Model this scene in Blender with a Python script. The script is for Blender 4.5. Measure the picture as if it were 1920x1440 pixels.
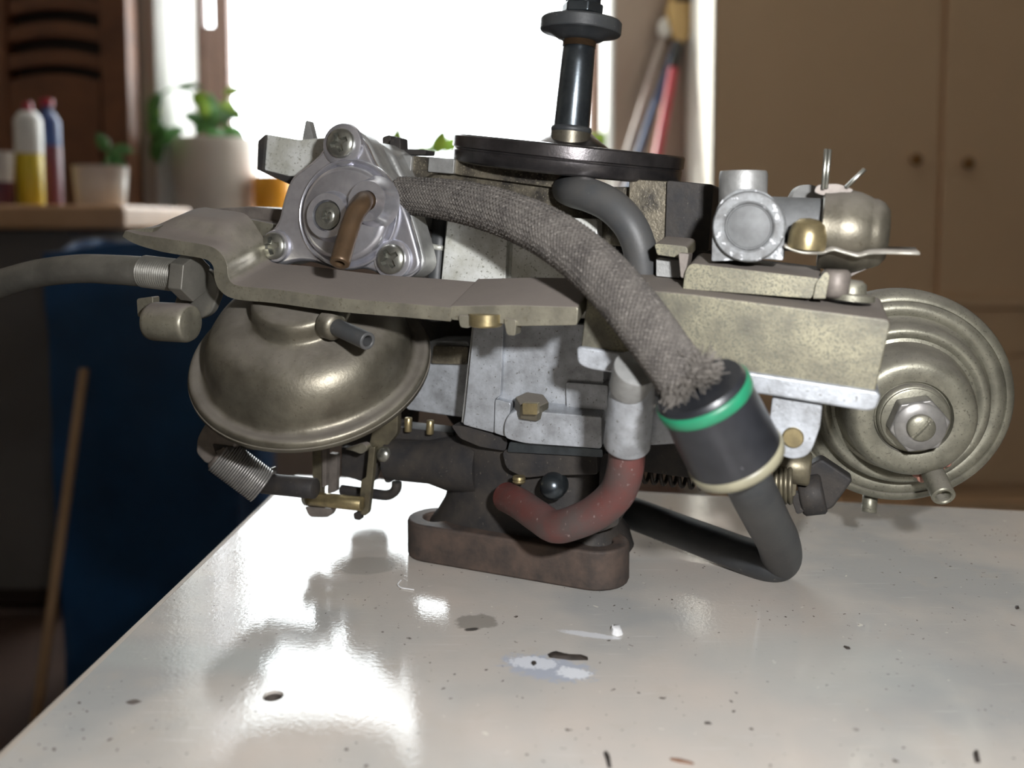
import bpy, bmesh, math, random
from mathutils import Vector, Matrix, noise
random.seed(7)
SC = bpy.context.scene
COL = SC.collection
PI = math.pi
for _o in list(bpy.data.objects):
    bpy.data.objects.remove(_o)

# ------------------------------------------------------------------ camera
F = 1700.0                       # focal length in pixels of the 1920 x 1440 frame
CAMZ = 0.138                     # height of the lens above the table top (table top is z = 0)
PITCH = math.radians(4.0)
CYP = 420.0 + F * math.tan(PITCH)     # row of the optical axis: the lens is shifted, the horizon lies on row 420
CAM = Vector((0, 0, CAMZ))
FWD = Vector((0, math.cos(PITCH), -math.sin(PITCH)))
UPV = Vector((0, math.sin(PITCH), math.cos(PITCH)))
RGT = Vector((1, 0, 0))
cam_d = bpy.data.cameras.new('camera')
cam = bpy.data.objects.new('camera', cam_d)
COL.objects.link(cam)
cam.location = CAM
cam.rotation_euler = (PI / 2 - PITCH, 0, 0)
cam_d.sensor_width = 36.0
cam_d.lens = F / 1920 * 36.0
cam_d.shift_y = -(720 - CYP) / 1920
cam_d.clip_start = 0.01
cam_d.clip_end = 60
cam_d.dof.use_dof = True
cam_d.dof.focus_distance = 0.335
cam_d.dof.aperture_fstop = 8.0
SC.camera = cam

# ------------------------------------------------------------------ world, lights, exposure
world = bpy.data.worlds.new('overcast_sky')
SC.world = world
world.use_nodes = True
_bg = world.node_tree.nodes['Background']
_bg.inputs['Color'].default_value = (0.93, 0.97, 1.0, 1)
_bg.inputs['Strength'].default_value = 9.5

_fl = bpy.data.lights.new('camera_flash', 'AREA')
_fl.shape = 'RECTANGLE'
_fl.size = 0.018
_fl.size_y = 0.012
_fl.energy = 1.6
_fl.color = (0.98, 0.985, 1.0)
flash = bpy.data.objects.new('camera_flash', _fl)
COL.objects.link(flash)
flash.location = CAM + RGT * 0.060 + UPV * 0.046 + FWD * 0.004
flash.rotation_euler = (PI / 2 - math.radians(10), 0, 0.08)

_su = bpy.data.lights.new('sun', 'SUN')
_su.energy = 6.0
_su.angle = math.radians(1.5)
_su.color = (1.0, 0.95, 0.86)
sun = bpy.data.objects.new('sun', _su)
COL.objects.link(sun)
sun.location = (-3, 6, 4)
sun.rotation_euler = Vector((0.62, -0.52, -0.50)).to_track_quat('-Z', 'Y').to_euler()

SC.view_settings.view_transform = 'Standard'
SC.view_settings.look = 'None'
SC.view_settings.gamma = 1.0
SC.view_settings.exposure = 0.08
SC.view_settings.use_curve_mapping = False
SC.cycles.use_denoising = True
SC.cycles.caustics_reflective = False
SC.cycles.max_bounces = 10
SC.cycles.diffuse_bounces = 6
SC.cycles.sample_clamp_indirect = 6.0

# ------------------------------------------------------------------ unprojecting helpers
def ray(px, py):
    return FWD + RGT * ((px - 960) / F) - UPV * ((py - CYP) / F)
def V(px, py, Y):                       # point of the world plane y = Y
    r = ray(px, py)
    return CAM + r * (Y / r.y)
def hit(px, py, o, n):                  # point on any plane
    r = ray(px, py)
    return CAM + r * ((o - CAM).dot(n) / r.dot(n))
def T(px, py, z=0.0):                   # point on a level plane
    r = ray(px, py)
    return CAM + r * ((z - CAMZ) / r.z)
YAW = math.radians(18)
N = Vector((-math.sin(YAW), -math.cos(YAW), 0))       # front of the carburettor looks this way
U = Vector((math.cos(YAW), -math.sin(YAW), 0))
Z = Vector((0, 0, 1))
BACK = -N
def H(px, py, d):                       # point on the carburettor's front-parallel plane at depth d
    return hit(px, py, V(1000, 720, d), N)
def HL(pts, d):
    return [H(x, y, d) for x, y in pts]
def mpp(p):                             # metres per photo pixel at a point
    return (p - CAM).dot(FWD) / F
def axis_dir(p, ang, dx, dy):           # axis leaning ang degrees from the line of sight towards an image direction
    v = (CAM - p).normalized()
    s = RGT * dx - UPV * dy
    s = (s - v * s.dot(v)).normalized()
    a = math.radians(ang)
    return (v * math.cos(a) + s * math.sin(a)).normalized()

def fillet(pts, r, seg=4):
    out = []
    n = len(pts)
    for i in range(n):
        p = Vector(pts[i][:2]); a = Vector(pts[i - 1][:2]); b = Vector(pts[(i + 1) % n][:2])
        rr = pts[i][2] if len(pts[i]) > 2 else r
        if rr <= 0:
            out.append((p.x, p.y)); continue
        da, db = a - p, b - p
        ra = min(rr, da.length * 0.48); rb = min(rr, db.length * 0.48)
        s = p + da.normalized() * ra; e = p + db.normalized() * rb
        for k in range(seg + 1):
            t = k / seg
            q = s * (1 - t) ** 2 + p * 2 * t * (1 - t) + e * t * t
            out.append((q.x, q.y))
    return out
def catmull(pts, n=8):
    P = [Vector(p) for p in pts]
    out = []
    for i in range(len(P) - 1):
        p0 = P[max(i - 1, 0)]; p1 = P[i]; p2 = P[i + 1]; p3 = P[min(i + 2, len(P) - 1)]
        for k in range(n):
            t = k / n
            out.append(0.5 * ((2 * p1) + (p2 - p0) * t + (2 * p0 - 5 * p1 + 4 * p2 - p3) * t * t + (3 * p1 - p0 - 3 * p2 + p3) * t ** 3))
    out.append(P[-1].copy())
    return out
def circ(cx, cy, r, n=24, ry=None, a0=0):
    ry = r if ry is None else ry
    return [(cx + r * math.cos(2 * PI * k / n + a0), cy + ry * math.sin(2 * PI * k / n + a0)) for k in range(n)]
def basis(n):
    n = n.normalized()
    t = Vector((0, 0, 1)) if abs(n.z) < 0.9 else Vector((1, 0, 0))
    a = t.cross(n).normalized()
    return a, n.cross(a), n

# ------------------------------------------------------------------ object helpers
def finish(name, bm, mat, parent=None, bevel=0, seg=2, smooth=True, sharp=None):
    bmesh.ops.recalc_face_normals(bm, faces=bm.faces)
    if sharp is not None:
        for e in bm.edges:
            if len(e.link_faces) == 2 and e.calc_face_angle(0) > math.radians(sharp):
                e.smooth = False
    me = bpy.data.meshes.new(name)
    bm.to_mesh(me); bm.free()
    if smooth:
        for p in me.polygons:
            p.use_smooth = True
    me.materials.append(mat)
    o = bpy.data.objects.new(name, me)
    COL.objects.link(o)
    if parent is not None:
        attach(o, parent)
    if bevel > 0:
        m = o.modifiers.new('bevel', 'BEVEL')
        m.width = bevel; m.segments = seg; m.limit_method = 'ANGLE'; m.angle_limit = math.radians(28)
        m.harden_normals = True
        m.use_clamp_overlap = True
    return o
def world_of(o):
    m = Matrix.Translation(o.location) @ o.rotation_euler.to_matrix().to_4x4()
    if o.parent is not None:
        m = world_of(o.parent) @ o.matrix_parent_inverse @ m
    return m
def attach(o, parent):
    o.parent = parent
    o.matrix_parent_inverse = world_of(parent).inverted()
def tag(o, label=None, cat=None, group=None, kind=None):
    if label: o['label'] = label
    if cat: o['category'] = cat
    if group: o['group'] = group
    if kind: o['kind'] = kind
    return o
def empty(name, loc, label, cat, group=None):
    o = bpy.data.objects.new(name, None)
    COL.objects.link(o)
    o.location = loc
    o.empty_display_size = 0.02
    return tag(o, label, cat, group)
def bm_prism(bm, pts, vec):
    n = len(pts)
    a = [bm.verts.new(p) for p in pts]
    b = [bm.verts.new(p + vec) for p in pts]
    bm.faces.new(a); bm.faces.new(b[::-1])
    for i in range(n):
        bm.faces.new((a[i], b[i], b[(i + 1) % n], a[(i + 1) % n]))
def prism(name, pts, vec, mat, parent=None, bevel=0.0006, seg=2):
    bm = bmesh.new()
    bm_prism(bm, [Vector(p) for p in pts], vec)
    return finish(name, bm, mat, parent, bevel, seg)
def holed(name, outer, holes, vec, mat, parent=None, bevel=0.0006):
    bm = bmesh.new()
    def loop(ps):
        vs = [bm.verts.new(p) for p in ps]
        return [bm.edges.new((vs[i], vs[(i + 1) % len(vs)])) for i in range(len(vs))]
    ed = loop(outer)
    for h in holes: ed += loop(h)
    bmesh.ops.triangle_fill(bm, use_beauty=True, use_dissolve=False, edges=ed)
    ext = bmesh.ops.extrude_face_region(bm, geom=list(bm.faces))
    bmesh.ops.translate(bm, verts=[v for v in ext['geom'] if isinstance(v, bmesh.types.BMVert)], vec=vec)
    return finish(name, bm, mat, parent, bevel, 2, smooth=bevel > 0)
def box(name, lo, hi, mat, parent=None, bevel=0.002):
    x0, y0, z0 = lo; x1, y1, z1 = hi
    return prism(name, [Vector((x0, y0, z0)), Vector((x1, y0, z0)), Vector((x1, y1, z0)), Vector((x0, y1, z0))], Vector((0, 0, z1 - z0)), mat, parent, bevel)
def bm_lathe(bm, o, ax, prof, seg=32, flat=None):
    a, b, n = basis(ax)
    rings = []
    for r, h in prof:
        if r <= 1e-9:
            rings.append([bm.verts.new(o + n * h)])
        else:
            rings.append([bm.verts.new(o + n * h + (a * math.cos(2 * PI * k / seg) + b * math.sin(2 * PI * k / seg)) * r) for k in range(seg)])
    for i in range(len(rings) - 1):
        A, B = rings[i], rings[i + 1]
        for k in range(seg):
            k2 = (k + 1) % seg
            if len(A) == 1 and len(B) == 1: continue
            if len(A) == 1: bm.faces.new((A[0], B[k], B[k2]))
            elif len(B) == 1: bm.faces.new((A[k], A[k2], B[0]))
            else: bm.faces.new((A[k], A[k2], B[k2], B[k]))
    if len(rings[0]) > 1: bm.faces.new(rings[0][::-1])
    if len(rings[-1]) > 1: bm.faces.new(rings[-1])
def lathe(name, o, ax, prof, mat, parent=None, seg=32, sharp=35):
    bm = bmesh.new()
    bm_lathe(bm, o, ax, prof, seg)
    return finish(name, bm, mat, parent, 0, sharp=sharp)
def frames(P):
    out = []
    t = (P[1] - P[0]).normalized()
    a = basis(t)[0]
    for i in range(len(P)):
        t2 = (P[min(i + 1, len(P) - 1)] - P[max(i - 1, 0)]).normalized()
        a = (a - t2 * a.dot(t2)).normalized()
        out.append((a, t2.cross(a), t2))
    return out
def bm_tube(bm, P, R, seg=12, caps=True, sq=None):
    fr = frames(P)
    rings = []
    for i, p in enumerate(P):
        r = R[i] if isinstance(R, (list, tuple)) else R
        a, b, _ = fr[i]
        rings.append([bm.verts.new(p + (a * math.cos(2 * PI * k / seg) + b * math.sin(2 * PI * k / seg)) * r) for k in range(seg)])
    for i in range(len(rings) - 1):
        for k in range(seg):
            k2 = (k + 1) % seg
            bm.faces.new((rings[i][k], rings[i][k2], rings[i + 1][k2], rings[i + 1][k]))
    if caps:
        bm.faces.new(rings[0][::-1]); bm.faces.new(rings[-1])
def tube(name, pts, r, mat, parent=None, seg=16, n=8, sharp=40):
    P = catmull(pts, n) if n > 1 else [Vector(p) for p in pts]
    if isinstance(r, (list, tuple)):
        R = [q.x for q in catmull([(a, 0, 0) for a in r], n)] if n > 1 else list(r)
    else:
        R = r
    bm = bmesh.new()
    bm_tube(bm, P, R, seg)
    return finish(name, bm, mat, parent, 0, sharp=sharp)
def cyl(name, a, b, r, mat, parent=None, seg=24, ch=0.12):
    d = (b - a); L = d.length; c = r * ch
    return lathe(name, a, d, [(r - c, 0), (r, c), (r, L - c), (r - c, L)], mat, parent, seg, sharp=60)
def pipe(name, a, b, r, ri, depth, mat, parent=None, seg=24):      # open-ended tube, open end at b
    d = (b - a); L = d.length; c = r * 0.1
    return lathe(name, a, d, [(r, 0), (r, L - c), (r - c, L), (ri + c, L), (ri, L - c), (ri, L - depth), (0, L - depth)], mat, parent, seg)
def hexa(name, o, ax, R, h, mat, parent=None, rot=0, bevel=0.0004):
    a, b, n = basis(ax)
    pts = [o + (a * math.cos(PI / 3 * k + rot) + b * math.sin(PI / 3 * k + rot)) * R for k in range(6)]
    return prism(name, pts, n * h, mat, parent, bevel)
def coil(name, a, b, R, turns, r, mat, parent=None, per=14, seg=6):
    d = b - a; x, y, n = basis(d)
    P = []
    for k in range(int(turns * per) + 1):
        t = k / (turns * per); an = 2 * PI * k / per
        P.append(a + d * t + (x * math.cos(an) + y * math.sin(an)) * R)
    bm = bmesh.new(); bm_tube(bm, P, r, seg)
    return finish(name, bm, mat, parent)

# ------------------------------------------------------------------ materials
def ramp(nt, src, stops):
    r = nt.nodes.new('ShaderNodeValToRGB')
    el = r.color_ramp.elements
    while len(el) < len(stops): el.new(0.5)
    for e, (p, c) in zip(el, stops):
        e.position = p; e.color = (*c, 1) if len(c) == 3 else c
    nt.links.new(src, r.inputs['Fac'])
    return r.outputs['Color']
def noise_node(nt, co, scale, detail=3, rough=0.55, dist=0.0):
    n = nt.nodes.new('ShaderNodeTexNoise')
    n.inputs['Scale'].default_value = scale; n.inputs['Detail'].default_value = detail
    n.inputs['Roughness'].default_value = rough; n.inputs['Distortion'].default_value = dist
    nt.links.new(co, n.inputs['Vector'])
    return n.outputs['Fac']
def mixc(nt, fac, a, b):
    m = nt.nodes.new('ShaderNodeMix'); m.data_type = 'RGBA'
    for inp, v in ((m.inputs[0], fac), (m.inputs[6], a), (m.inputs[7], b)):
        if isinstance(v, (int, float)): inp.default_value = v
        elif isinstance(v, tuple): inp.default_value = (*v, 1)
        else: nt.links.new(v, inp)
    return m.outputs[2]
def math_node(nt, op, a, b=None, c=None):
    m = nt.nodes.new('ShaderNodeMath'); m.operation = op
    for inp, v in zip(m.inputs, (a, b, c)):
        if v is None: continue
        if isinstance(v, (int, float)): inp.default_value = v
        else: nt.links.new(v, inp)
    return m.outputs[0]
def base_mat(name):
    m = bpy.data.materials.new(name); m.use_nodes = True
    nt = m.node_tree
    bs = nt.nodes['Principled BSDF']
    co = nt.nodes.new('ShaderNodeTexCoord').outputs['Object']
    return m, nt, bs, co
def mat(name, c1, c2=None, rough=0.5, metal=0.0, scale=300, speck=None, speck_scale=900, speck_lo=0.55, bump=0.0, bump_scale=900,
        dust=None, dust_amt=0.8, coat=0.0, spec=0.5, rough2=None):
    m, nt, bs, co = base_mat(name)
    c2 = c2 or tuple(v * 0.8 for v in c1)
    f = noise_node(nt, co, scale, 5, 0.6)
    col = ramp(nt, f, [(0.35, c1), (0.65, c2)])
    if speck:
        g = noise_node(nt, co, speck_scale, 3, 0.6)
        fac = ramp(nt, g, [(speck_lo, (0, 0, 0)), (min(speck_lo + 0.06, 1), (1, 1, 1))])
        col = mixc(nt, fac, col, speck)
    metal_in = metal
    if dust:
        geo = nt.nodes.new('ShaderNodeNewGeometry')
        sep = nt.nodes.new('ShaderNodeSeparateXYZ'); nt.links.new(geo.outputs['Normal'], sep.inputs[0])
        dn = noise_node(nt, co, 180, 4)
        up = math_node(nt, 'MULTIPLY_ADD', dn, 0.5, sep.outputs[2])
        mr = nt.nodes.new('ShaderNodeMapRange'); mr.inputs[1].default_value = 0.55; mr.inputs[2].default_value = 1.1
        mr.inputs[3].default_value = 0; mr.inputs[4].default_value = dust_amt; nt.links.new(up, mr.inputs[0])
        col = mixc(nt, mr.outputs[0], col, dust)
        mm = math_node(nt, 'MULTIPLY_ADD', mr.outputs[0], -metal, metal)
        nt.links.new(mm, bs.inputs['Metallic'])
        rr = math_node(nt, 'MULTIPLY_ADD', mr.outputs[0], 0.9 - rough, rough)
        nt.links.new(rr, bs.inputs['Roughness'])
    else:
        bs.inputs['Metallic'].default_value = metal
        if rough2 is not None:
            rn = noise_node(nt, co, scale * 0.7, 4)
            mr = nt.nodes.new('ShaderNodeMapRange'); mr.inputs[1].default_value = 0.35; mr.inputs[2].default_value = 0.65
            mr.inputs[3].default_value = rough; mr.inputs[4].default_value = rough2; nt.links.new(rn, mr.inputs[0])
            nt.links.new(mr.outputs[0], bs.inputs['Roughness'])
        else:
            bs.inputs['Roughness'].default_value = rough
    nt.links.new(col, bs.inputs['Base Color'])
    bs.inputs['Specular IOR Level'].default_value = spec
    if coat: bs.inputs['Coat Weight'].default_value = coat; bs.inputs['Coat Roughness'].default_value = 0.1
    if bump:
        b = nt.nodes.new('ShaderNodeBump'); b.inputs['Strength'].default_value = bump; b.inputs['Distance'].default_value = 0.0004
        nt.links.new(noise_node(nt, co, bump_scale, 3), b.inputs['Height'])
        nt.links.new(b.outputs[0], bs.inputs['Normal'])
    return m
DUST = (0.185, 0.157, 0.140)
M = {}
M['alum'] = mat('cast_aluminium', (0.49, 0.515, 0.55), (0.30, 0.31, 0.325), 0.42, 0.5, 130, (0.2, 0.2, 0.19), 900, 0.63, 0.25, 700)
M['alum_bright'] = mat('bright_stained_aluminium', (0.74, 0.75, 0.72), (0.5, 0.5, 0.44), 0.42, 0.35, 110, (0.3, 0.3, 0.25), 900, 0.6, 0.25, 700)
M['alum_grey'] = mat('grey_cast_aluminium', (0.36, 0.36, 0.35), (0.26, 0.26, 0.25), 0.45, 0.5, 160, None, bump=0.2)
M['choke'] = mat('lilac_die_cast', (0.72, 0.72, 0.77), (0.60, 0.60, 0.65), 0.27, 0.88, 260, (0.72, 0.72, 0.76), 1500, 0.68, 0.05, 1800)
M['dark_cast'] = mat('dark_oily_casting', (0.050, 0.043, 0.037), (0.026, 0.025, 0.026), 0.62, 0.15, 90, (0.09, 0.078, 0.065), 800, 0.66, bump=0.3, bump_scale=600, spec=0.3)
M['flange'] = mat('brown_stained_flange', (0.105, 0.075, 0.060), (0.055, 0.045, 0.040), 0.68, 0.15, 110, None, bump=0.3, bump_scale=600, spec=0.25)
M['oily_gold'] = mat('oily_gold_casting', (0.19, 0.165, 0.12), (0.045, 0.04, 0.034), 0.40, 0.5, 100, (0.28, 0.25, 0.18), 1500, 0.6, 0.4, 700)
M['black_steel'] = mat('blued_steel', (0.10, 0.115, 0.125), (0.07, 0.08, 0.09), 0.28, 0.85, 200, None, bump=0.05)
M['disc'] = mat('dark_disc_steel', (0.13, 0.12, 0.12), (0.07, 0.065, 0.066), 0.27, 0.85, 90, (0.16, 0.15, 0.14), 900, 0.68, 0.1)
M['gold'] = mat('yellow_passivated_steel', (0.245, 0.226, 0.155), (0.105, 0.097, 0.075), 0.47, 0.45, 75, (0.125, 0.12, 0.09), 1500, 0.52, 0.15, 900, dust=DUST)
M['gold_dome'] = mat('olive_zinc_steel', (0.205, 0.188, 0.145), (0.115, 0.102, 0.078), 0.42, 0.75, 60, (0.11, 0.095, 0.07), 700, 0.64, 0.15, 1000, dust=(0.17, 0.15, 0.13), dust_amt=0.65)
M['gold_disc'] = mat('grey_olive_steel', (0.30, 0.288, 0.225), (0.18, 0.172, 0.135), 0.42, 0.65, 100, (0.15, 0.14, 0.11), 1100, 0.6, 0.12, 1200, dust=(0.185, 0.165, 0.145), dust_amt=0.5)
M['bracket'] = mat('dusty_zinc_bracket', (0.30, 0.28, 0.215), (0.20, 0.185, 0.145), 0.40, 0.6, 120, (0.2, 0.18, 0.13), 800, 0.6, 0.15, 900, dust=DUST, dust_amt=0.9)
M['steel'] = mat('screw_steel', (0.36, 0.36, 0.32), (0.28, 0.28, 0.25), 0.3, 0.9, 300, None, bump=0.04)
M['brass'] = mat('dull_brass', (0.42, 0.34, 0.18), (0.28, 0.23, 0.13), 0.35, 0.8, 250, None, bump=0.1)
M['brown_tube'] = mat('brown_copper_tube', (0.11, 0.068, 0.037), (0.075, 0.048, 0.028), 0.38, 0.45, 130, None, bump=0.1)
M['rubber'] = mat('black_rubber', (0.030, 0.033, 0.037), (0.050, 0.052, 0.052), 0.48, 0.0, 60, (0.10, 0.10, 0.095), 500, 0.68, 0.15, 600)
M['rubber_grey'] = mat('grey_black_rubber', (0.052, 0.055, 0.058), (0.075, 0.072, 0.068), 0.5, 0.0, 60, (0.12, 0.115, 0.11), 500, 0.7, 0.1)
M['valve'] = mat('black_plastic_valve', (0.011, 0.012, 0.015), (0.024, 0.025, 0.029), 0.36, 0.0, 50, (0.11, 0.11, 0.12), 420, 0.7, 0.1)
M['green'] = mat('green_plastic', (0.012, 0.22, 0.105), (0.02, 0.15, 0.08), 0.38, 0, 80)
M['cream'] = mat('cream_plastic', (0.29, 0.27, 0.185), (0.22, 0.205, 0.145), 0.38, 0, 80)
M['red_hose'] = mat('red_rubber_hose', (0.125, 0.030, 0.025), (0.068, 0.050, 0.046), 0.52, 0, 42, (0.2, 0.15, 0.14), 500, 0.66, 0.12)
M['cloth'] = mat('grey_braided_cotton', (0.118, 0.107, 0.096), (0.068, 0.061, 0.056), 0.9, 0, 120, (0.18, 0.165, 0.148), 1100, 0.57, 0.3, 1500, spec=0.2)
M['fray'] = mat('frayed_cotton', (0.21, 0.19, 0.168), (0.15, 0.135, 0.12), 0.9, 0, 200, spec=0.2)
M['cable'] = mat('dull_grey_cable', (0.19, 0.18, 0.155), (0.11, 0.105, 0.09), 0.45, 0.35, 50, None, bump=0.2)
M['spring'] = mat('grey_spring_steel', (0.30, 0.29, 0.27), (0.22, 0.21, 0.2), 0.4, 0.55, 200)
M['dark_spring'] = mat('dark_spring_steel', (0.035, 0.028, 0.022), None, 0.5, 0.3, 200)
M['link'] = mat('olive_linkage_steel', (0.20, 0.175, 0.115), (0.12, 0.105, 0.075), 0.42, 0.6, 150, None, bump=0.1)
M['grey_link'] = mat('dusty_linkage_steel', (0.23, 0.20, 0.175), (0.15, 0.13, 0.115), 0.55, 0.4, 150, None, bump=0.1)
M['chalk'] = mat('chalky_aluminium', (0.26, 0.27, 0.275), (0.14, 0.14, 0.138), 0.65, 0.15, 260, (0.66, 0.67, 0.69), 420, 0.60, 0.3, 700)
M['sealant'] = mat('red_sealant', (0.42, 0.20, 0.15), (0.3, 0.14, 0.1), 0.5, 0, 300)
M['thin_sheet'] = mat('thin_bright_sheet', (0.55, 0.53, 0.46), (0.42, 0.4, 0.34), 0.4, 0.5, 300, dust=DUST, dust_amt=0.6)

# room materials
M['wall_light'] = mat('pale_beige_plaster', (0.58, 0.51, 0.44), (0.55, 0.485, 0.42), 0.85, 0, 3, spec=0.2)
M['wall'] = mat('beige_plaster', (0.46, 0.37, 0.305), (0.43, 0.345, 0.285), 0.85, 0, 3, spec=0.2)
M['ceiling'] = mat('white_ceiling_paint', (0.78, 0.75, 0.71), (0.76, 0.73, 0.69), 0.9, 0, 3, spec=0.2)
M['reveal'] = mat('white_reveal_paint', (0.82, 0.81, 0.78), (0.78, 0.77, 0.74), 0.8, 0, 3, spec=0.2)
M['floor'] = mat('red_brown_floor', (0.055, 0.027, 0.017), (0.04, 0.02, 0.013), 0.6, 0, 8)
M['frame'] = mat('brown_window_wood', (0.20, 0.115, 0.085), (0.165, 0.095, 0.07), 0.5, 0, 20)
M['wardrobe'] = mat('beige_brown_laminate', (0.90, 0.655, 0.41), (0.87, 0.63, 0.39), 0.5, 0, 5, bump=0.05, bump_scale=200)  # browner than the side: the shade on the front is in this colour
M['wardrobe_lit_side'] = mat('sunlit_side_laminate', (0.84, 0.80, 0.72), (0.8, 0.76, 0.68), 0.6, 0, 5)  # same laminate as the front, paled to carry the light on it
M['knob'] = mat('amber_wood_knob', (0.34, 0.17, 0.04), (0.26, 0.12, 0.03), 0.35, 0, 30)
M['brown_wood'] = mat('dark_brown_wood', (0.155, 0.062, 0.026), (0.10, 0.040, 0.018), 0.5, 0, 9)
M['slot_wood'] = mat('blackish_wood', (0.045, 0.026, 0.018), None, 0.6, 0, 9)  # near-black wood for the back board and plinth
M['counter'] = mat('orange_counter_wood', (0.50, 0.30, 0.165), (0.42, 0.25, 0.13), 0.45, 0, 12)
M['plug_grey'] = mat('dull_grey_plug', (0.16, 0.165, 0.165), (0.12, 0.122, 0.122), 0.6, 0.2, 200, None, bump=0.15)
M['grey_cab'] = mat('grey_painted_board', (0.13, 0.12, 0.11), (0.11, 0.10, 0.092), 0.7, 0, 4)
M['blue'] = mat('dark_blue_plastic', (0.016, 0.075, 0.19), (0.012, 0.050, 0.13), 0.35, 0, 6, bump=0.1, bump_scale=25)
M['tan'] = mat('tan_wooden_stick', (0.38, 0.24, 0.13), (0.32, 0.2, 0.11), 0.6, 0, 20)
M['pot'] = mat('off_white_ceramic', (0.66, 0.60, 0.54), (0.62, 0.565, 0.51), 0.35, 0, 6)
M['leaf'] = mat('green_leaf', (0.10, 0.26, 0.055), (0.055, 0.16, 0.045), 0.45, 0, 25)
M['leaf_light'] = mat('yellow_green_leaf', (0.36, 0.52, 0.05), (0.25, 0.42, 0.05), 0.45, 0, 25)
for k in ('leaf', 'leaf_light'):
    _n = M[k].node_tree.nodes['Principled BSDF']
    _n.inputs['Transmission Weight'].default_value = 0.0
    _n.inputs['Subsurface Weight'].default_value = 0.3
    _n.inputs['Subsurface Radius'].default_value = (0.004, 0.006, 0.002)
M['soil'] = mat('dark_soil', (0.05, 0.032, 0.022), None, 0.9, 0, 80)
M['orange'] = mat('orange_glaze', (0.80, 0.36, 0.02), (0.72, 0.3, 0.02), 0.35, 0, 12)
M['white_plastic'] = mat('white_plastic', (0.74, 0.72, 0.68), None, 0.4, 0, 12)
M['yellow_plastic'] = mat('yellow_print', (0.62, 0.47, 0.03), (0.55, 0.4, 0.03), 0.4, 0, 12)
M['maroon'] = mat('maroon_plastic', (0.12, 0.02, 0.035), None, 0.4, 0, 12)
M['navy'] = mat('navy_plastic', (0.03, 0.06, 0.20), None, 0.4, 0, 12)
M['red_plastic'] = mat('red_plastic', (0.36, 0.02, 0.04), (0.3, 0.018, 0.032), 0.4, 0, 12)
M['blue_pole'] = mat('blue_pole', (0.02, 0.075, 0.21), None, 0.35, 0, 12)
M['tan_brush'] = mat('yellow_tan_brush_block', (0.62, 0.42, 0.17), (0.55, 0.36, 0.14), 0.5, 0, 12)
M['bristle'] = mat('black_bristles', (0.02, 0.018, 0.016), None, 0.7, 0, 60)
M['pale_pole'] = mat('pale_grey_pole', (0.56, 0.48, 0.43), None, 0.5, 0, 12)
def glass_mat():
    m, nt, bs, co = base_mat('window_glass')
    nt.nodes.remove(bs)
    tr = nt.nodes.new('ShaderNodeBsdfTransparent'); tr.inputs[0].default_value = (0.96, 0.98, 0.97, 1)
    gl = nt.nodes.new('ShaderNodeBsdfGlossy'); gl.inputs['Roughness'].default_value = 0.02
    mx = nt.nodes.new('ShaderNodeMixShader')
    mx.inputs[0].default_value = 0.07; nt.links.new(tr.outputs[0], mx.inputs[1]); nt.links.new(gl.outputs[0], mx.inputs[2])
    nt.links.new(mx.outputs[0], nt.nodes['Material Output'].inputs['Surface'])
    return m
M['glass'] = glass_mat()

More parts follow.
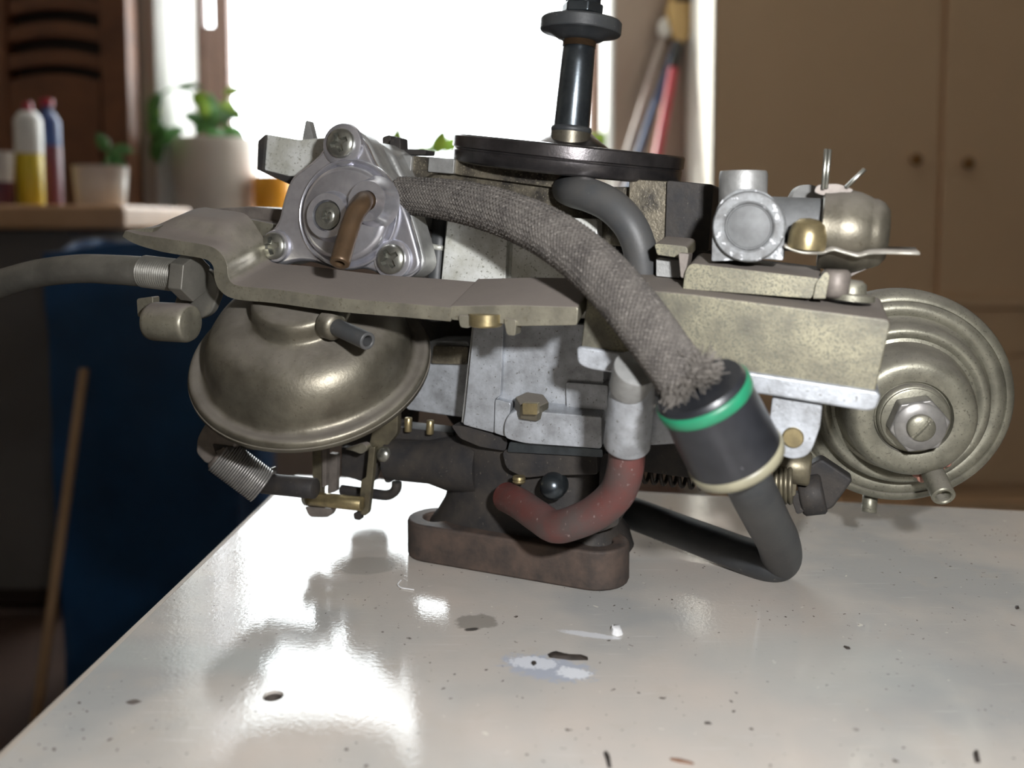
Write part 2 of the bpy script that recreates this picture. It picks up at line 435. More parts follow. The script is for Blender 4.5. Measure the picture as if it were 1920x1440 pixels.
# table laminate: beige, blotchy, glossy, with paint smear, oil stain and specks of its own
def table_mat():
    m, nt, bs, co = base_mat('beige_laminate')
    big = noise_node(nt, co, 9, 4, 0.55)
    col = ramp(nt, big, [(0.36, (0.57, 0.505, 0.445)), (0.50, (0.50, 0.47, 0.43)), (0.60, (0.40, 0.40, 0.385))])
    med = noise_node(nt, co, 55, 5, 0.65, 0.6)
    col = mixc(nt, ramp(nt, med, [(0.56, (0, 0, 0)), (0.75, (0.45, 0.45, 0.45))]), col, (0.48, 0.43, 0.37))
    scr_map = nt.nodes.new('ShaderNodeMapping'); scr_map.inputs['Scale'].default_value = (6, 90, 1); scr_map.inputs['Rotation'].default_value = (0, 0, 0.35)
    nt.links.new(co, scr_map.inputs[0])
    scr = noise_node(nt, scr_map.outputs[0], 6, 3, 0.6)
    col = mixc(nt, ramp(nt, scr, [(0.63, (0, 0, 0)), (0.70, (0.4, 0.4, 0.4))]), col, (0.62, 0.60, 0.57))
    # little dark specks, sparse
    sp = noise_node(nt, co, 420, 2, 0.5)
    pt = noise_node(nt, co, 35, 2, 0.5)
    spf = math_node(nt, 'MULTIPLY', ramp(nt, sp, [(0.685, (0, 0, 0)), (0.71, (1, 1, 1))]), ramp(nt, pt, [(0.45, (0, 0, 0)), (0.55, (1, 1, 1))]))
    col = mixc(nt, spf, col, (0.07, 0.055, 0.045))
    wp = noise_node(nt, co, 330, 2, 0.5, 0.5)
    col = mixc(nt, ramp(nt, wp, [(0.745, (0, 0, 0)), (0.76, (0.8, 0.8, 0.8))]), col, (0.75, 0.72, 0.62))
    # stains with their own outlines: (pixel, half sizes in metres, angle, colour, edge wobble, strength)
    def stain(px, py, rx, ry, ang, c, wob=0.5, wsc=120, strength=1.0, soft=0.15):
        nonlocal col
        p = T(px, py)
        mp = nt.nodes.new('ShaderNodeMapping'); mp.vector_type = 'TEXTURE'
        mp.inputs['Location'].default_value = (p.x, p.y, 0); mp.inputs['Rotation'].default_value = (0, 0, ang)
        mp.inputs['Scale'].default_value = (rx, ry, 1)
        nt.links.new(co, mp.inputs[0])
        ln = nt.nodes.new('ShaderNodeVectorMath'); ln.operation = 'LENGTH'; nt.links.new(mp.outputs[0], ln.inputs[0])
        w = noise_node(nt, co, wsc, 4, 0.65)
        dd = math_node(nt, 'MULTIPLY_ADD', w, wob, ln.outputs['Value'])
        mr = nt.nodes.new('ShaderNodeMapRange'); mr.inputs[1].default_value = 1 + wob * 0.5; mr.inputs[2].default_value = 1 + wob * 0.5 - soft
        mr.inputs[3].default_value = 0; mr.inputs[4].default_value = strength
        nt.links.new(dd, mr.inputs[0])
        col = mixc(nt, mr.outputs[0], col, c)
    stain(1025, 1252, 0.0165, 0.0085, -0.35, (0.40, 0.43, 0.50), 1.5, 330, 0.9, 0.3)
    stain(1000, 1243, 0.0085, 0.0042, -0.2, (0.72, 0.74, 0.78), 1.6, 600, 0.8, 0.2)
    stain(1075, 1262, 0.0060, 0.0035, -0.3, (0.80, 0.82, 0.85), 1.8, 600, 0.8, 0.2)
    stain(1105, 1190, 0.0120, 0.0022, -0.30, (0.70, 0.71, 0.73), 1.0, 400, 0.85, 0.3)
    stain(893, 1166, 0.0080, 0.0065, 0.0, (0.24, 0.22, 0.19), 1.0, 260, 0.75, 0.2)
    stain(885, 1180, 0.0030, 0.0014, 0.3, (0.05, 0.045, 0.04), 0.9, 500, 0.9, 0.3)
    stain(690, 1060, 0.0130, 0.0100, 0.1, (0.34, 0.325, 0.29), 0.5, 90, 0.55, 0.15)
    stain(250, 1316, 0.0022, 0.0016, 0.0, (0.12, 0.10, 0.09), 1.3, 700, 0.9, 0.3)
    stain(1530, 1250, 0.0450, 0.0280, -0.15, (0.44, 0.455, 0.435), 0.6, 30, 0.55, 0.5)
    stain(330, 1230, 0.0600, 0.0110, -0.1, (0.44, 0.46, 0.44), 0.7, 30, 0.6, 0.5)
    stain(480, 1030, 0.0040, 0.0025, 0.0, (0.27, 0.22, 0.17), 1.2, 400, 0.8, 0.3)
    nt.links.new(col, bs.inputs['Base Color'])
    rn = noise_node(nt, co, 60, 4, 0.6)
    mr = nt.nodes.new('ShaderNodeMapRange'); mr.inputs[1].default_value = 0.3; mr.inputs[2].default_value = 0.7
    mr.inputs[3].default_value = 0.055; mr.inputs[4].default_value = 0.14; nt.links.new(rn, mr.inputs[0])
    nt.links.new(mr.outputs[0], bs.inputs['Roughness'])
    b = nt.nodes.new('ShaderNodeBump'); b.inputs['Strength'].default_value = 0.10; b.inputs['Distance'].default_value = 0.0004
    nt.links.new(noise_node(nt, co, 700, 2), b.inputs['Height']); nt.links.new(b.outputs[0], bs.inputs['Normal'])
    return m
M['table'] = table_mat()
M['edge_band'] = mat('beige_edge_band', (0.42, 0.36, 0.30), (0.36, 0.31, 0.26), 0.6, 0, 40)
M['table_leg'] = mat('grey_steel_leg', (0.25, 0.25, 0.25), None, 0.5, 0.4, 10)

# ------------------------------------------------------------------ the room
FLOOR, CEIL, WY = -0.75, 2.30, 3.0
XL, XR, YB = -2.6, 2.6, -1.6
def struct(o): o['kind'] = 'structure'; return o
struct(box('floor', (XL, YB, FLOOR - 0.05), (XR, WY + 0.5, FLOOR), M['floor'], None, 0))
struct(box('ceiling', (XL, YB, CEIL), (XR, WY, CEIL + 0.05), M['ceiling'], None, 0))
struct(box('wall_left', (XL - 0.1, YB, FLOOR), (XL, WY, CEIL), M['wall_light'], None, 0))
struct(box('wall_right', (XR, YB, FLOOR), (XR + 0.1, WY, CEIL), M['wall_light'], None, 0))
struct(box('wall_front', (XL, YB - 0.1, FLOOR), (XR, YB, CEIL), M['wall_light'], None, 0))
wx0 = V(290, 150, WY).x
wx1 = V(1151, 150, WY).x
wz0 = V(600, 432, WY).z
wz1 = 2.02
bm = bmesh.new()
_o = [(XL, FLOOR), (XR, FLOOR), (XR, CEIL), (XL, CEIL)]
_h = [(wx0, wz0), (wx1, wz0), (wx1, wz1), (wx0, wz1)]
wall = holed('wall_back', [Vector((x, WY, z)) for x, z in _o], [[Vector((x, WY, z)) for x, z in _h]], Vector((0, 0.45, 0)), M['wall'], None, 0)
struct(wall)
# plastered reveal lining the opening
WIN = WY + 0.40
rev = box('trim_1', (wx0 - 0.0, WY - 0.004, wz0), (wx0 + 0.006, WIN + 0.05, wz1), M['reveal'], None, 0); struct(rev)
rev = box('trim_2', (wx1 - 0.006, WY - 0.004, wz0), (wx1, WIN + 0.05, wz1), M['reveal'], None, 0); struct(rev)
sill = box('trim_3', (wx0 - 0.0, WY - 0.05, wz0 - 0.03), (wx1 + 0.0, WIN + 0.05, wz0 + 0.003), M['reveal'], None, 0.003); struct(sill)

win = bpy.data.objects.new('window_1', None); COL.objects.link(win); win.location = ((wx0 + wx1) / 2, WIN, wz0); struct(win)
zt = wz1; zb = wz0 + 0.003
def wbar(name, p0, p1, z0, z1, dy=0.05):
    a = V(p0, 150, WIN).x; b = V(p1, 150, WIN).x
    return box(name, (a, WIN, z0), (b, WIN + dy, z1), M['frame'], win, 0.003)
zslot = V(392, 50, WIN).z
xl_in = V(428, 150, WIN).x; xr_in = V(1106, 150, WIN).x
wbar('frame_stile', 366, 383, zb, zt)
wbar('sash_stile', 403, 429, zb, zt)
wbar('frame_filler', 383, 403, zb, zslot)
wbar('frame_stile', 1104, 1131, zb, zt)
wbar('glazing_bar', 737, 744, zb + 0.05, zt - 0.05, 0.03)
box('sash_rail', (xl_in, WIN, zt - 0.06), (xr_in, WIN + 0.05, zt), M['frame'], win, 0.003)
box('sash_rail', (xl_in, WIN, zb), (xr_in, WIN + 0.05, zb + 0.05), M['frame'], win, 0.003)
xm = V(740.5, 150, WIN).x
for a, b in ((xl_in, xm - 0.007), (xm + 0.007, xr_in)):
    bm = bmesh.new()
    vs = [bm.verts.new(p) for p in ((a, WIN + 0.02, zb + 0.05), (b, WIN + 0.02, zb + 0.05), (b, WIN + 0.02, zt - 0.06), (a, WIN + 0.02, zt - 0.06))]
    bm.faces.new(vs)
    finish('pane', bm, M['glass'], win)
# portal helps sampling the daylight that comes in through this window
_pl = bpy.data.lights.new('window_daylight', 'AREA'); _pl.shape = 'RECTANGLE'
_pl.size = xr_in - xl_in; _pl.size_y = zt - zb; _pl.cycles.is_portal = True
pl = bpy.data.objects.new('window_daylight', _pl); COL.objects.link(pl)
pl.location = ((xl_in + xr_in) / 2, WIN + 0.08, (zt + zb) / 2); pl.rotation_euler = (-PI / 2, 0, 0)

# ---- wardrobe on the right
WD = 2.6
ward = empty('wardrobe', (1.2, WD, FLOOR), 'beige-brown built-in wardrobe with small amber knobs at right of window', 'wardrobe')
x0 = V(1336, 300, WD).x; x1 = 2.45
zmid = V(1850, 566, WD).z
box('carcass', (x0 + 0.004, WD + 0.02, FLOOR), (x1, WY - 0.01, 1.9), M['wardrobe'], ward, 0.002)
tag(box('side_panel', (x0 - 0.004, WD + 0.0, FLOOR), (x0 + 0.004, WY - 0.01, 1.9), M['wardrobe_lit_side'], ward, 0.001), 'side panel paled to carry the window light')
xg = V(1764, 300, WD).x
dw = xg - x0
for a, b, kx in ((x0 + 0.006, xg - 0.006, 1713), (xg + 0.006, xg + dw - 0.02, 1810)):
    dr = box('door', (a, WD, zmid + 0.02), (b, WD + 0.019, 1.88), M['wardrobe'], ward, 0.004)
    kp = V(kx, 300 if kx < 1760 else 306, WD)
    lathe('knob', kp, Vector((0, -1, 0)), [(0.006, 0), (0.007, 0.010), (0.0155, 0.014), (0.017, 0.021), (0.012, 0.028), (0, 0.030)], M['knob'], dr, 20)
    ins = box('door_panel', (a + 0.05, WD - 0.0, -0.62), (b - 0.05, WD + 0.019, zmid - 0.16), M['wardrobe'], ward, 0.004)
    box('door_stile', (a, WD, -0.67), (a + 0.044, WD + 0.019, zmid - 0.02), M['wardrobe'], ward, 0.004)
    box('door_stile', (b - 0.044, WD, -0.67), (b, WD + 0.019, zmid - 0.02), M['wardrobe'], ward, 0.004)
    box('door_rail', (a + 0.046, WD, zmid - 0.154), (b - 0.046, WD + 0.019, zmid - 0.02), M['wardrobe'], ward, 0.004)
box('cornice_rail', (x0, WD - 0.008, zmid - 0.017), (x1, WD + 0.02, zmid + 0.017), M['wardrobe'], ward, 0.004)
box('plinth', (x0, WD, FLOOR), (x1, WD + 0.02, -0.675), M['wardrobe'], ward, 0.002)

# ---- brushes leaning in the corner beside the wardrobe
def leaning(name, label, cat, a, b, r, m):
    e = empty(name, Vector((a.x, a.y, FLOOR)), label, cat)
    return e
def ext_floor(a, b, r=0.0):               # the line a-b extended down to the floor
    d = a - b
    t = (FLOOR + r - a.z) / d.z
    return a + d * t
pa, pb = V(1197, 290, 2.86), V(1277, 55, 2.95)
e = empty('floor_brush', ext_floor(pa, pb), 'upturned floor brush with blue handle and yellow tan block against the wall', 'brush')
cyl('handle', ext_floor(pa, pb, 0.01), pb, 0.0115, M['blue_pole'], e, 16)
hd = (pb - pa).normalized()
blk = [(1258, 55), (1250, 20), (1262, -25), (1318, -25), (1316, 20), (1300, 45), (1288, 80), (1266, 78)]
prism('brush_block', [V(x, y, 2.93) for x, y in fillet(blk, 10)], Vector((0, 0.05, 0)), M['tan_brush'], e, 0.004)
prism('bristles', [V(x, y, 2.925) for x, y in fillet([(1264, -60), (1342, -60), (1334, 20), (1318, 62), (1304, 48), (1318, 16), (1318, 2), (1264, 2)], 6)], Vector((0, 0.04, 0)), M['bristle'], e, 0.004)
prism('ferrule', [V(x, y, 2.94) for x, y in fillet([(1236, 38), (1252, 30), (1260, 62), (1246, 72), (1234, 60)], 6)], Vector((0, 0.03, 0)), M['white_plastic'], e, 0.004)
pa, pb = V(1233, 290, 2.80), V(1263, 128, 2.86)
e = empty('red_mop_handle', ext_floor(pa, pb), 'red broom handle leaning between the blue brush handle and the wardrobe', 'broom')
cyl('handle', ext_floor(pa, pb, 0.01), pb, 0.0145, M['red_plastic'], e, 16)
cyl('grip', pb, pb + (pb - pa).normalized() * 0.085, 0.017, M['bristle'], e, 16)
pa, pb = V(1175, 290, 2.9), V(1243, 70, 2.965)
o = cyl('pale_pole', ext_floor(pa, pb, 0.01), pb, 0.010, M['pale_pole'], None, 16); tag(o, 'pale slim pole leaning just left of the blue brush handle', 'pole')
pa, pb = V(1222, 290, 2.84), V(1241, 200, 2.88)
o = cyl('wooden_pole', ext_floor(pa, pb, 0.01), pb, 0.010, M['tan'], None, 16); tag(o, 'short peach wooden pole leaning against the red handle', 'pole')

# ---- potted plants on the window sill
def leaf_bm(bm, c, d, n, L, W):
    d = d.normalized(); s = d.cross(n).normalized(); n = s.cross(d)
    rows = [(0, 0.05), (0.2, 0.75), (0.45, 1.0), (0.75, 0.65), (1.0, 0.03)]
    prev = None
    for t, w in rows:
        ctr = c + d * (L * t) - n * (L * 0.25 * t * t)
        row = [bm.verts.new(ctr - s * W * w * 0.5 + n * W * 0.12), bm.verts.new(ctr), bm.verts.new(ctr + s * W * w * 0.5 + n * W * 0.12)]
        if prev:
            for k in range(2):
                bm.faces.new((prev[k], prev[k + 1], row[k + 1], row[k]))
        prev = row
def leaf(parent, px, py, Y, dx, dy, L, W, m):
    bm = bmesh.new()
    p = V(px, py, Y)
    d = RGT * dx - UPV * dy + Vector((0, random.uniform(-0.5, 0.2), 0))
    leaf_bm(bm, p, d, Vector((random.uniform(-0.3, 0.3), -0.8, 0.6)), L, W)
    o = finish('leaf', bm, m, parent)
    sm = o.modifiers.new('thick', 'SOLIDIFY'); sm.thickness = 0.0012
    return o
PY_ = 3.12
pc = V(404, 300, PY_); base_z = wz0 + 0.003
plant = empty('potted_plant', Vector((pc.x, PY_, base_z)), 'trailing green plant in a large off-white pot at the left of window', 'plant')
rt = mpp(pc) * 80; zt_ = V(404, 262, PY_).z
hh = zt_ - base_z
lathe('pot', Vector((pc.x, PY_, base_z)), Z, [(rt * 0.86, 0), (rt * 0.90, 0.01), (rt, hh - 0.03), (rt * 1.02, hh - 0.005), (rt * 1.0, hh), (rt * 0.94, hh), (rt * 0.92, hh - 0.03), (0, hh - 0.03)], M['pot'], plant, 40, 50)
lathe('soil', Vector((pc.x, PY_, base_z + hh - 0.032)), Z, [(rt * 0.92, 0), (rt * 0.6, 0.012), (0, 0.016)], M['soil'], plant, 24)
LV = [(300, 262, -.1, 1, .08, .05, 0), (308, 250, -.6, .8, .09, .06, 0), (294, 198, -.1, 1, .06, .04, 1), (300, 175, -0.3, 1, .10, .05, 0), (296, 215, -0.2, 1, .08, .05, 0), (330, 165, .9, -.1, .10, .035, 0), (365, 172, .6, .9, .07, .055, 1), (375, 190, .5, 1, .06, .05, 1),
      (420, 178, .9, -.3, .07, .05, 1), (412, 196, .9, .2, .06, .05, 1), (438, 205, .5, .8, .05, .04, 1), (380, 200, .9, .5, .12, .06, 0), (345, 215, .9, .3, .13, .055, 0),
      (395, 235, .8, -.3, .11, .06, 0), (350, 245, -.8, .2, .12, .06, 0), (310, 235, -.4, .8, .09, .06, 0), (420, 240, .7, .4, .08, .06, 0), (370, 255, .4, -.8, .10, .06, 0),
      (400, 225, -.2, -.9, .10, .06, 0), (430, 250, .9, .3, .07, .06, 0), (405, 210, .9, .1, .10, .06, 0), (330, 255, -.9, .5, .08, .05, 0), (385, 250, .9, .2, .1, .07, 0)]
for px, py, dx, dy, L, W, kk in LV:
    leaf(plant, px, py, 2.955 if px < 335 else PY_ - 0.06 + random.uniform(-0.05, 0.05), dx, dy, L, W, M['leaf_light'] if kk else M['leaf'])
tube('stem', [Vector((pc.x, PY_, base_z + hh - 0.03)), V(380, 215, PY_), V(350, 170, PY_ - .08), V(318, 168, 2.965), V(298, 190, 2.95), V(297, 262, 2.95)], 0.0035, M['leaf'], plant, 6, 5)
def small_plant(px, Y, label, leaves, r, topy, pm):
    c = V(px, topy, Y)
    e = empty('potted_plant', Vector((c.x, Y, base_z)), label, 'plant', None)
    h = c.z - base_z
    lathe('pot', Vector((c.x, Y, base_z)), Z, [(r * 0.75, 0), (r, h - 0.004), (r, h), (r * 0.9, h), (r * 0.88, h - 0.015), (0, h - 0.015)], pm, e, 28, 50)
    lathe('soil', Vector((c.x, Y, base_z + h - 0.017)), Z, [(r * 0.88, 0), (0, 0.008)], M['soil'], e, 20)
    for lx, ly, dx, dy, L, W, kk in leaves:
        leaf(e, lx, ly, Y, dx, dy, L, W, M['leaf_light'] if kk else M['leaf'])
        tube('stem', [Vector((c.x, Y, base_z + h - 0.012)), V((px + lx) / 2, ly + 20, Y), V(lx, ly, Y)], 0.0025, M['leaf'], e, 6, 4)
    return e
small_plant(795, 3.2, 'bright green plant on the sill showing between choke cover and disc', [(735, 285, .35, -1, .09, .06, 1), (762, 292, -.4, -1, .09, .055, 1), (818, 292, .3, -1, .10, .065, 1), (836, 290, .5, -1, .09, .06, 1), (800, 296, .4, -.8, .07, .05, 0), (850, 292, .8, -.5, .08, .06, 1), (775, 296, .6, -.7, .07, .05, 1)], 0.075, 330, M['pot'])
small_plant(1108, 3.2, 'green leaves of a sill plant showing behind the threaded spindle', [(1112, 290, .4, -1, .09, .06, 1), (1126, 292, .3, -1, .08, .06, 0), (1098, 288, .2, -1, .08, .05, 1), (1085, 290, -.6, -1, .08, .05, 1)], 0.075, 330, M['pot'])
oc = V(512, 330, 3.08)
o = lathe('orange_pot', Vector((oc.x, 3.08, base_z)), Z, [(0.045, 0), (0.058, 0.02), (0.068, 0.09), (0.066, oc.z - base_z - 0.008), (0.060, oc.z - base_z), (0.05, oc.z - base_z), (0.05, 0.05), (0, 0.05)], M['orange'], None, 32, 50)
tag(o, 'small orange-yellow pot on the sill right of the white planter', 'pot')

# ---- left side: wooden dresser, counter, bottles, bowl
DX = 2.88
dr = empty('dresser', (V(100, 300, DX).x, DX, FLOOR), 'dark brown wooden dresser with curved horizontal rails at far left', 'dresser')
dxr = V(241, 200, DX).x; dxl = V(-60, 200, DX).x
box('side_post', (V(190, 200, DX).x, DX, FLOOR), (dxr, DX + 0.10, 1.7), M['brown_wood'], dr, 0.006)
box('side_post', (dxl, DX, FLOOR), (V(12, 200, DX).x, DX + 0.10, 1.7), M['brown_wood'], dr, 0.006)
box('back_board', (dxl, DX + 0.08, FLOOR), (dxr, DX + 0.098, 1.7), M['slot_wood'], dr, 0.002)
for (yt, yb) in ((-60, -22), (-8, 20), (42, 72), (95, 124)):
    pts = []
    for k in range(9):
        t = k / 8; px = 14 + (188 - 14) * t
        pts.append((px, yt + 10 - 12 * math.sin(PI * t)))
    for k in range(9):
        t = 1 - k / 8; px = 14 + (188 - 14) * t
        pts.append((px, yb + 8 - 12 * math.sin(PI * t)))
    prism('slat', [V(x, y, DX + 0.01) for x, y in pts], Vector((0, 0.03, 0)), M['brown_wood'], dr, 0.004)
pts = [(14 + 174 * k / 8, 152 - 14 * math.sin(PI * k / 8)) for k in range(9)] + [(188, 420), (14, 420)]
prism('lower_panel', [V(x, y, DX + 0.01) for x, y in pts], Vector((0, 0.03, 0)), M['brown_wood'], dr, 0.004)

CY = 2.0
ct = V(100, 384, CY).z; cb = V(100, 431, CY).z
cx1 = V(232, 400, CY).x
ctr = empty('counter', (cx1 - 0.5, CY + 0.2, FLOOR), 'low counter with orange wooden top and grey front at far left', 'counter')
box('worktop', (-2.3, CY, cb), (cx1, CY + 0.43, ct), M['counter'], ctr, 0.01)
box('front_panel', (-2.28, CY + 0.03, FLOOR + 0.05), (V(128, 800, CY).x, CY + 0.05, cb), M['grey_cab'], ctr, 0.004)
box('side_panel', (V(128, 800, CY).x - 0.02, CY + 0.05, FLOOR), (V(128, 800, CY).x, CY + 0.42, cb), M['grey_cab'], ctr, 0.004)
box('plinth', (-2.28, CY + 0.07, FLOOR), (V(128, 800, CY).x - 0.02, CY + 0.10, FLOOR + 0.05), M['slot_wood'], ctr, 0.002)

def on_counter(px, Y): return Vector((V(px, 380, Y).x, Y, ct))
p = on_counter(58, 2.13); k = mpp(p)
e = empty('spray_can', p, 'spray can with pale shoulder and yellow band on the counter', 'can')
lathe('body', p, Z, [(22 * k, 0), (24 * k, 0.004), (24 * k, 95 * k), (23 * k, 97 * k)], M['yellow_plastic'], e, 28)
lathe('sleeve', p + Z * 97 * k, Z, [(24.2 * k, 0), (24.2 * k, 62 * k), (20 * k, 70 * k), (14 * k, 78 * k), (0, 80 * k)], M['white_plastic'], e, 28, 50)
lathe('nozzle', p + Z * 176 * k, Z, [(9 * k, 0), (9 * k, 12 * k), (6 * k, 17 * k), (0, 18 * k)], M['red_plastic'], e, 18)
p = on_counter(94, 2.22); k = mpp(p)
e = empty('bottle', p, 'maroon and navy bottle behind the spray can on the counter', 'bottle')
lathe('body', p, Z, [(22 * k, 0), (23 * k, 0.004), (23 * k, 110 * k), (22 * k, 112 * k)], M['maroon'], e, 28)
lathe('shoulder', p + Z * 112 * k, Z, [(22.5 * k, 0), (22 * k, 46 * k), (12 * k, 64 * k), (8 * k, 66 * k), (8 * k, 74 * k), (0, 74 * k)], M['navy'], e, 28, 50)
lathe('cap', p + Z * 186 * k, Z, [(12 * k, 0), (12 * k, 12 * k), (9 * k, 14 * k), (0, 14 * k)], M['red_plastic'], e, 18)
p = on_counter(2, 2.08); k = mpp(p)
e = empty('paper_cup', p, 'pale cup standing left of the spray can', 'cup')
lathe('cup', p, Z, [(20 * k, 0), (26 * k, 98 * k), (27 * k, 100 * k), (24 * k, 100 * k), (19 * k, 6 * k), (0, 6 * k)], M['white_plastic'], e, 28)
lathe('band', p, Z, [(20.4 * k, 0), (23.6 * k, 44 * k), (22 * k, 44 * k)], M['maroon'], e, 28)
p = on_counter(190, 2.15); k = mpp(p)
e = empty('tub', p, 'cream tub with a green sprig on the counter edge', 'tub')
lathe('tub_shell', p, Z, [(41 * k, 0), (43 * k, 3 * k), (46 * k, 40 * k), (48 * k, 72 * k), (49 * k, 74 * k), (46 * k, 74 * k), (42 * k, 38 * k), (0, 12 * k)], M['pot'], e, 32)
tube('sprig_stem', [p + Z * 14 * k, V(200, 300, 2.13), V(212, 275, 2.13)], 0.003, M['leaf'], e, 6, 4)
leaf(e, 205, 285, 2.13, -.7, -1, .06, .03, M['leaf']); leaf(e, 208, 285, 2.13, .9, -.1, .06, .04, M['leaf']); leaf(e, 200, 290, 2.13, .5, .3, .05, .03, M['leaf'])

# ---- blue plastic sack on the floor and a wooden stick
BYY = 1.72
bc = V(318, 800, BYY); k = mpp(bc)
bm = bmesh.new()
zt2 = V(300, 466, BYY - 0.1).z
rings = []
nz, na = 26, 64
for i in range(nz + 1):
    t = i / nz
    z = FLOOR + (zt2 - FLOOR) * t
    row = []
    for j in range(na):
        a = 2 * PI * j / na
        sq = 1 / max(abs(math.cos(a)), abs(math.sin(a))) ** 0.75
        rx, ry = 0.188 * sq, 0.13 * sq
        w = 1 + 0.045 * noise.noise(Vector((math.cos(a) * 2.2, math.sin(a) * 2.2, z * 3))) + 0.02 * noise.noise(Vector((math.cos(a) * 6, math.sin(a) * 6, z * 9)))
        w *= 1 - 0.05 * (1 - t)
        row.append(bm.verts.new((bc.x + rx * w * math.cos(a), BYY + ry * w * math.sin(a), z + (0.012 * math.sin(3 * a) if i == nz else 0))))
    rings.append(row)
for i in range(nz):
    for j in range(na):
        bm.faces.new((rings[i][j], rings[i][(j + 1) % na], rings[i + 1][(j + 1) % na], rings[i + 1][j]))
bm.faces.new(rings[0][::-1])
inner = [bm.verts.new(v.co * 1.0 + Vector(((bc.x - v.co.x) * 0.06, (BYY - v.co.y) * 0.06, 0.002))) for v in rings[-1]]
low = [bm.verts.new(Vector((v.co.x, v.co.y, zt2 - 0.06))) for v in inner]
for j in range(na):
    bm.faces.new((rings[-1][j], rings[-1][(j + 1) % na], inner[(j + 1) % na], inner[j]))
    bm.faces.new((inner[j], inner[(j + 1) % na], low[(j + 1) % na], low[j]))
bm.faces.new(low)
o = finish('blue_bin', bm, M['blue'], None, 0, sharp=60)
tag(o, 'tall dark blue plastic bin on the floor left of the table', 'bin')
sa, sb = V(78, 1275, 1.42), V(132, 880, 1.52)
sa = ext_floor(sa, sb)
o = cyl('wooden_stick', sa, sb + (sb - sa) * 0.35, 0.008, M['tan'], None, 12)
tag(o, 'thin tan wooden stick leaning in front of the grey cabinet', 'stick')

# ------------------------------------------------------------------ the table
C0 = T(553, 892)
L1 = T(0, 1425)
R1 = T(1920, 960)
ld = (L1 - C0).normalized(); rd = (R1 - C0).normalized()
cA = C0; cB = C0 + ld * 0.95; cC = C0 + ld * 0.95 + rd * 0.95; cD = C0 + rd * 0.95
table = empty('workbench', Vector(((cA.x + cC.x) / 2, (cA.y + cC.y) / 2, FLOOR)), 'glossy beige laminate workbench with scratches and paint smears', 'table')
hc = T(512, 1305); hr = mpp(hc) * 19.5
hole = [hc + Vector((math.cos(2 * PI * q / 28) * hr, math.sin(2 * PI * q / 28) * hr, 0)) for q in range(28)]
holed('table_top', [cA, cB, cC, cD], [hole], Vector((0, 0, -0.022)), M['table'], table, 0)
M['hole_lining'] = mat('dark_hole_lining', (0.075, 0.062, 0.052), (0.045, 0.038, 0.032), 0.8, 0, 400)
lathe('screw_hole', Vector((hc.x, hc.y, 0)), Z, [(0, -0.0120), (hr - 0.0007, -0.0120), (hr - 0.0007, -0.0010), (hr - 0.0002, -0.0008), (hr - 0.0002, -0.0200), (0, -0.0200)], M['hole_lining'], table, 28, 40)  # separate dark lining so that the hole reads dark inside
def eband(a, b):
    d = (b - a).normalized(); n = Vector((d.y, -d.x, 0))
    if n.dot((cA + cC) / 2 - a) > 0: n = -n
    prism('edge_band', [a + n * 0.0002, b + n * 0.0002, b + n * 0.0022, a + n * 0.0022], Vector((0, 0, -0.022)), M['edge_band'], table, 0.0003)
eband(cA, cB); eband(cA, cD)
for q in (cA, cB, cC, cD):
    ctrp = (cA + cC) / 2
    c = q + (ctrp - q) * 0.14
    box('leg', (c.x - 0.02, c.y - 0.02, FLOOR), (c.x + 0.02, c.y + 0.02, -0.0225), M['table_leg'], table, 0.002)

# ------------------------------------------------------------------ the carburettor
fb = T(985, 1040)
carb = empty('carburettor', Vector((fb.x, fb.y + 0.02, 0)), 'old dirty carburettor with two round vacuum diaphragms and a braided hose', 'carburettor')
UPC = (Z * math.cos(0.09) + U * math.sin(0.09)).normalized()       # the body leans a little to the right
TIP = (BACK * 0.955 + Z * 0.296)                                   # plates tip towards the viewer
def P_(name, pts, d, depth, m, parent=carb, r=6, bevel=0.0006, vec=None, seg=2):
    return prism(name, HL(fillet(pts, r) if r > 0 else pts, d), (vec if vec is not None else BACK) * depth, m, parent, bevel, seg)
def star_poly(px, py, R): return circ(px, py, R)

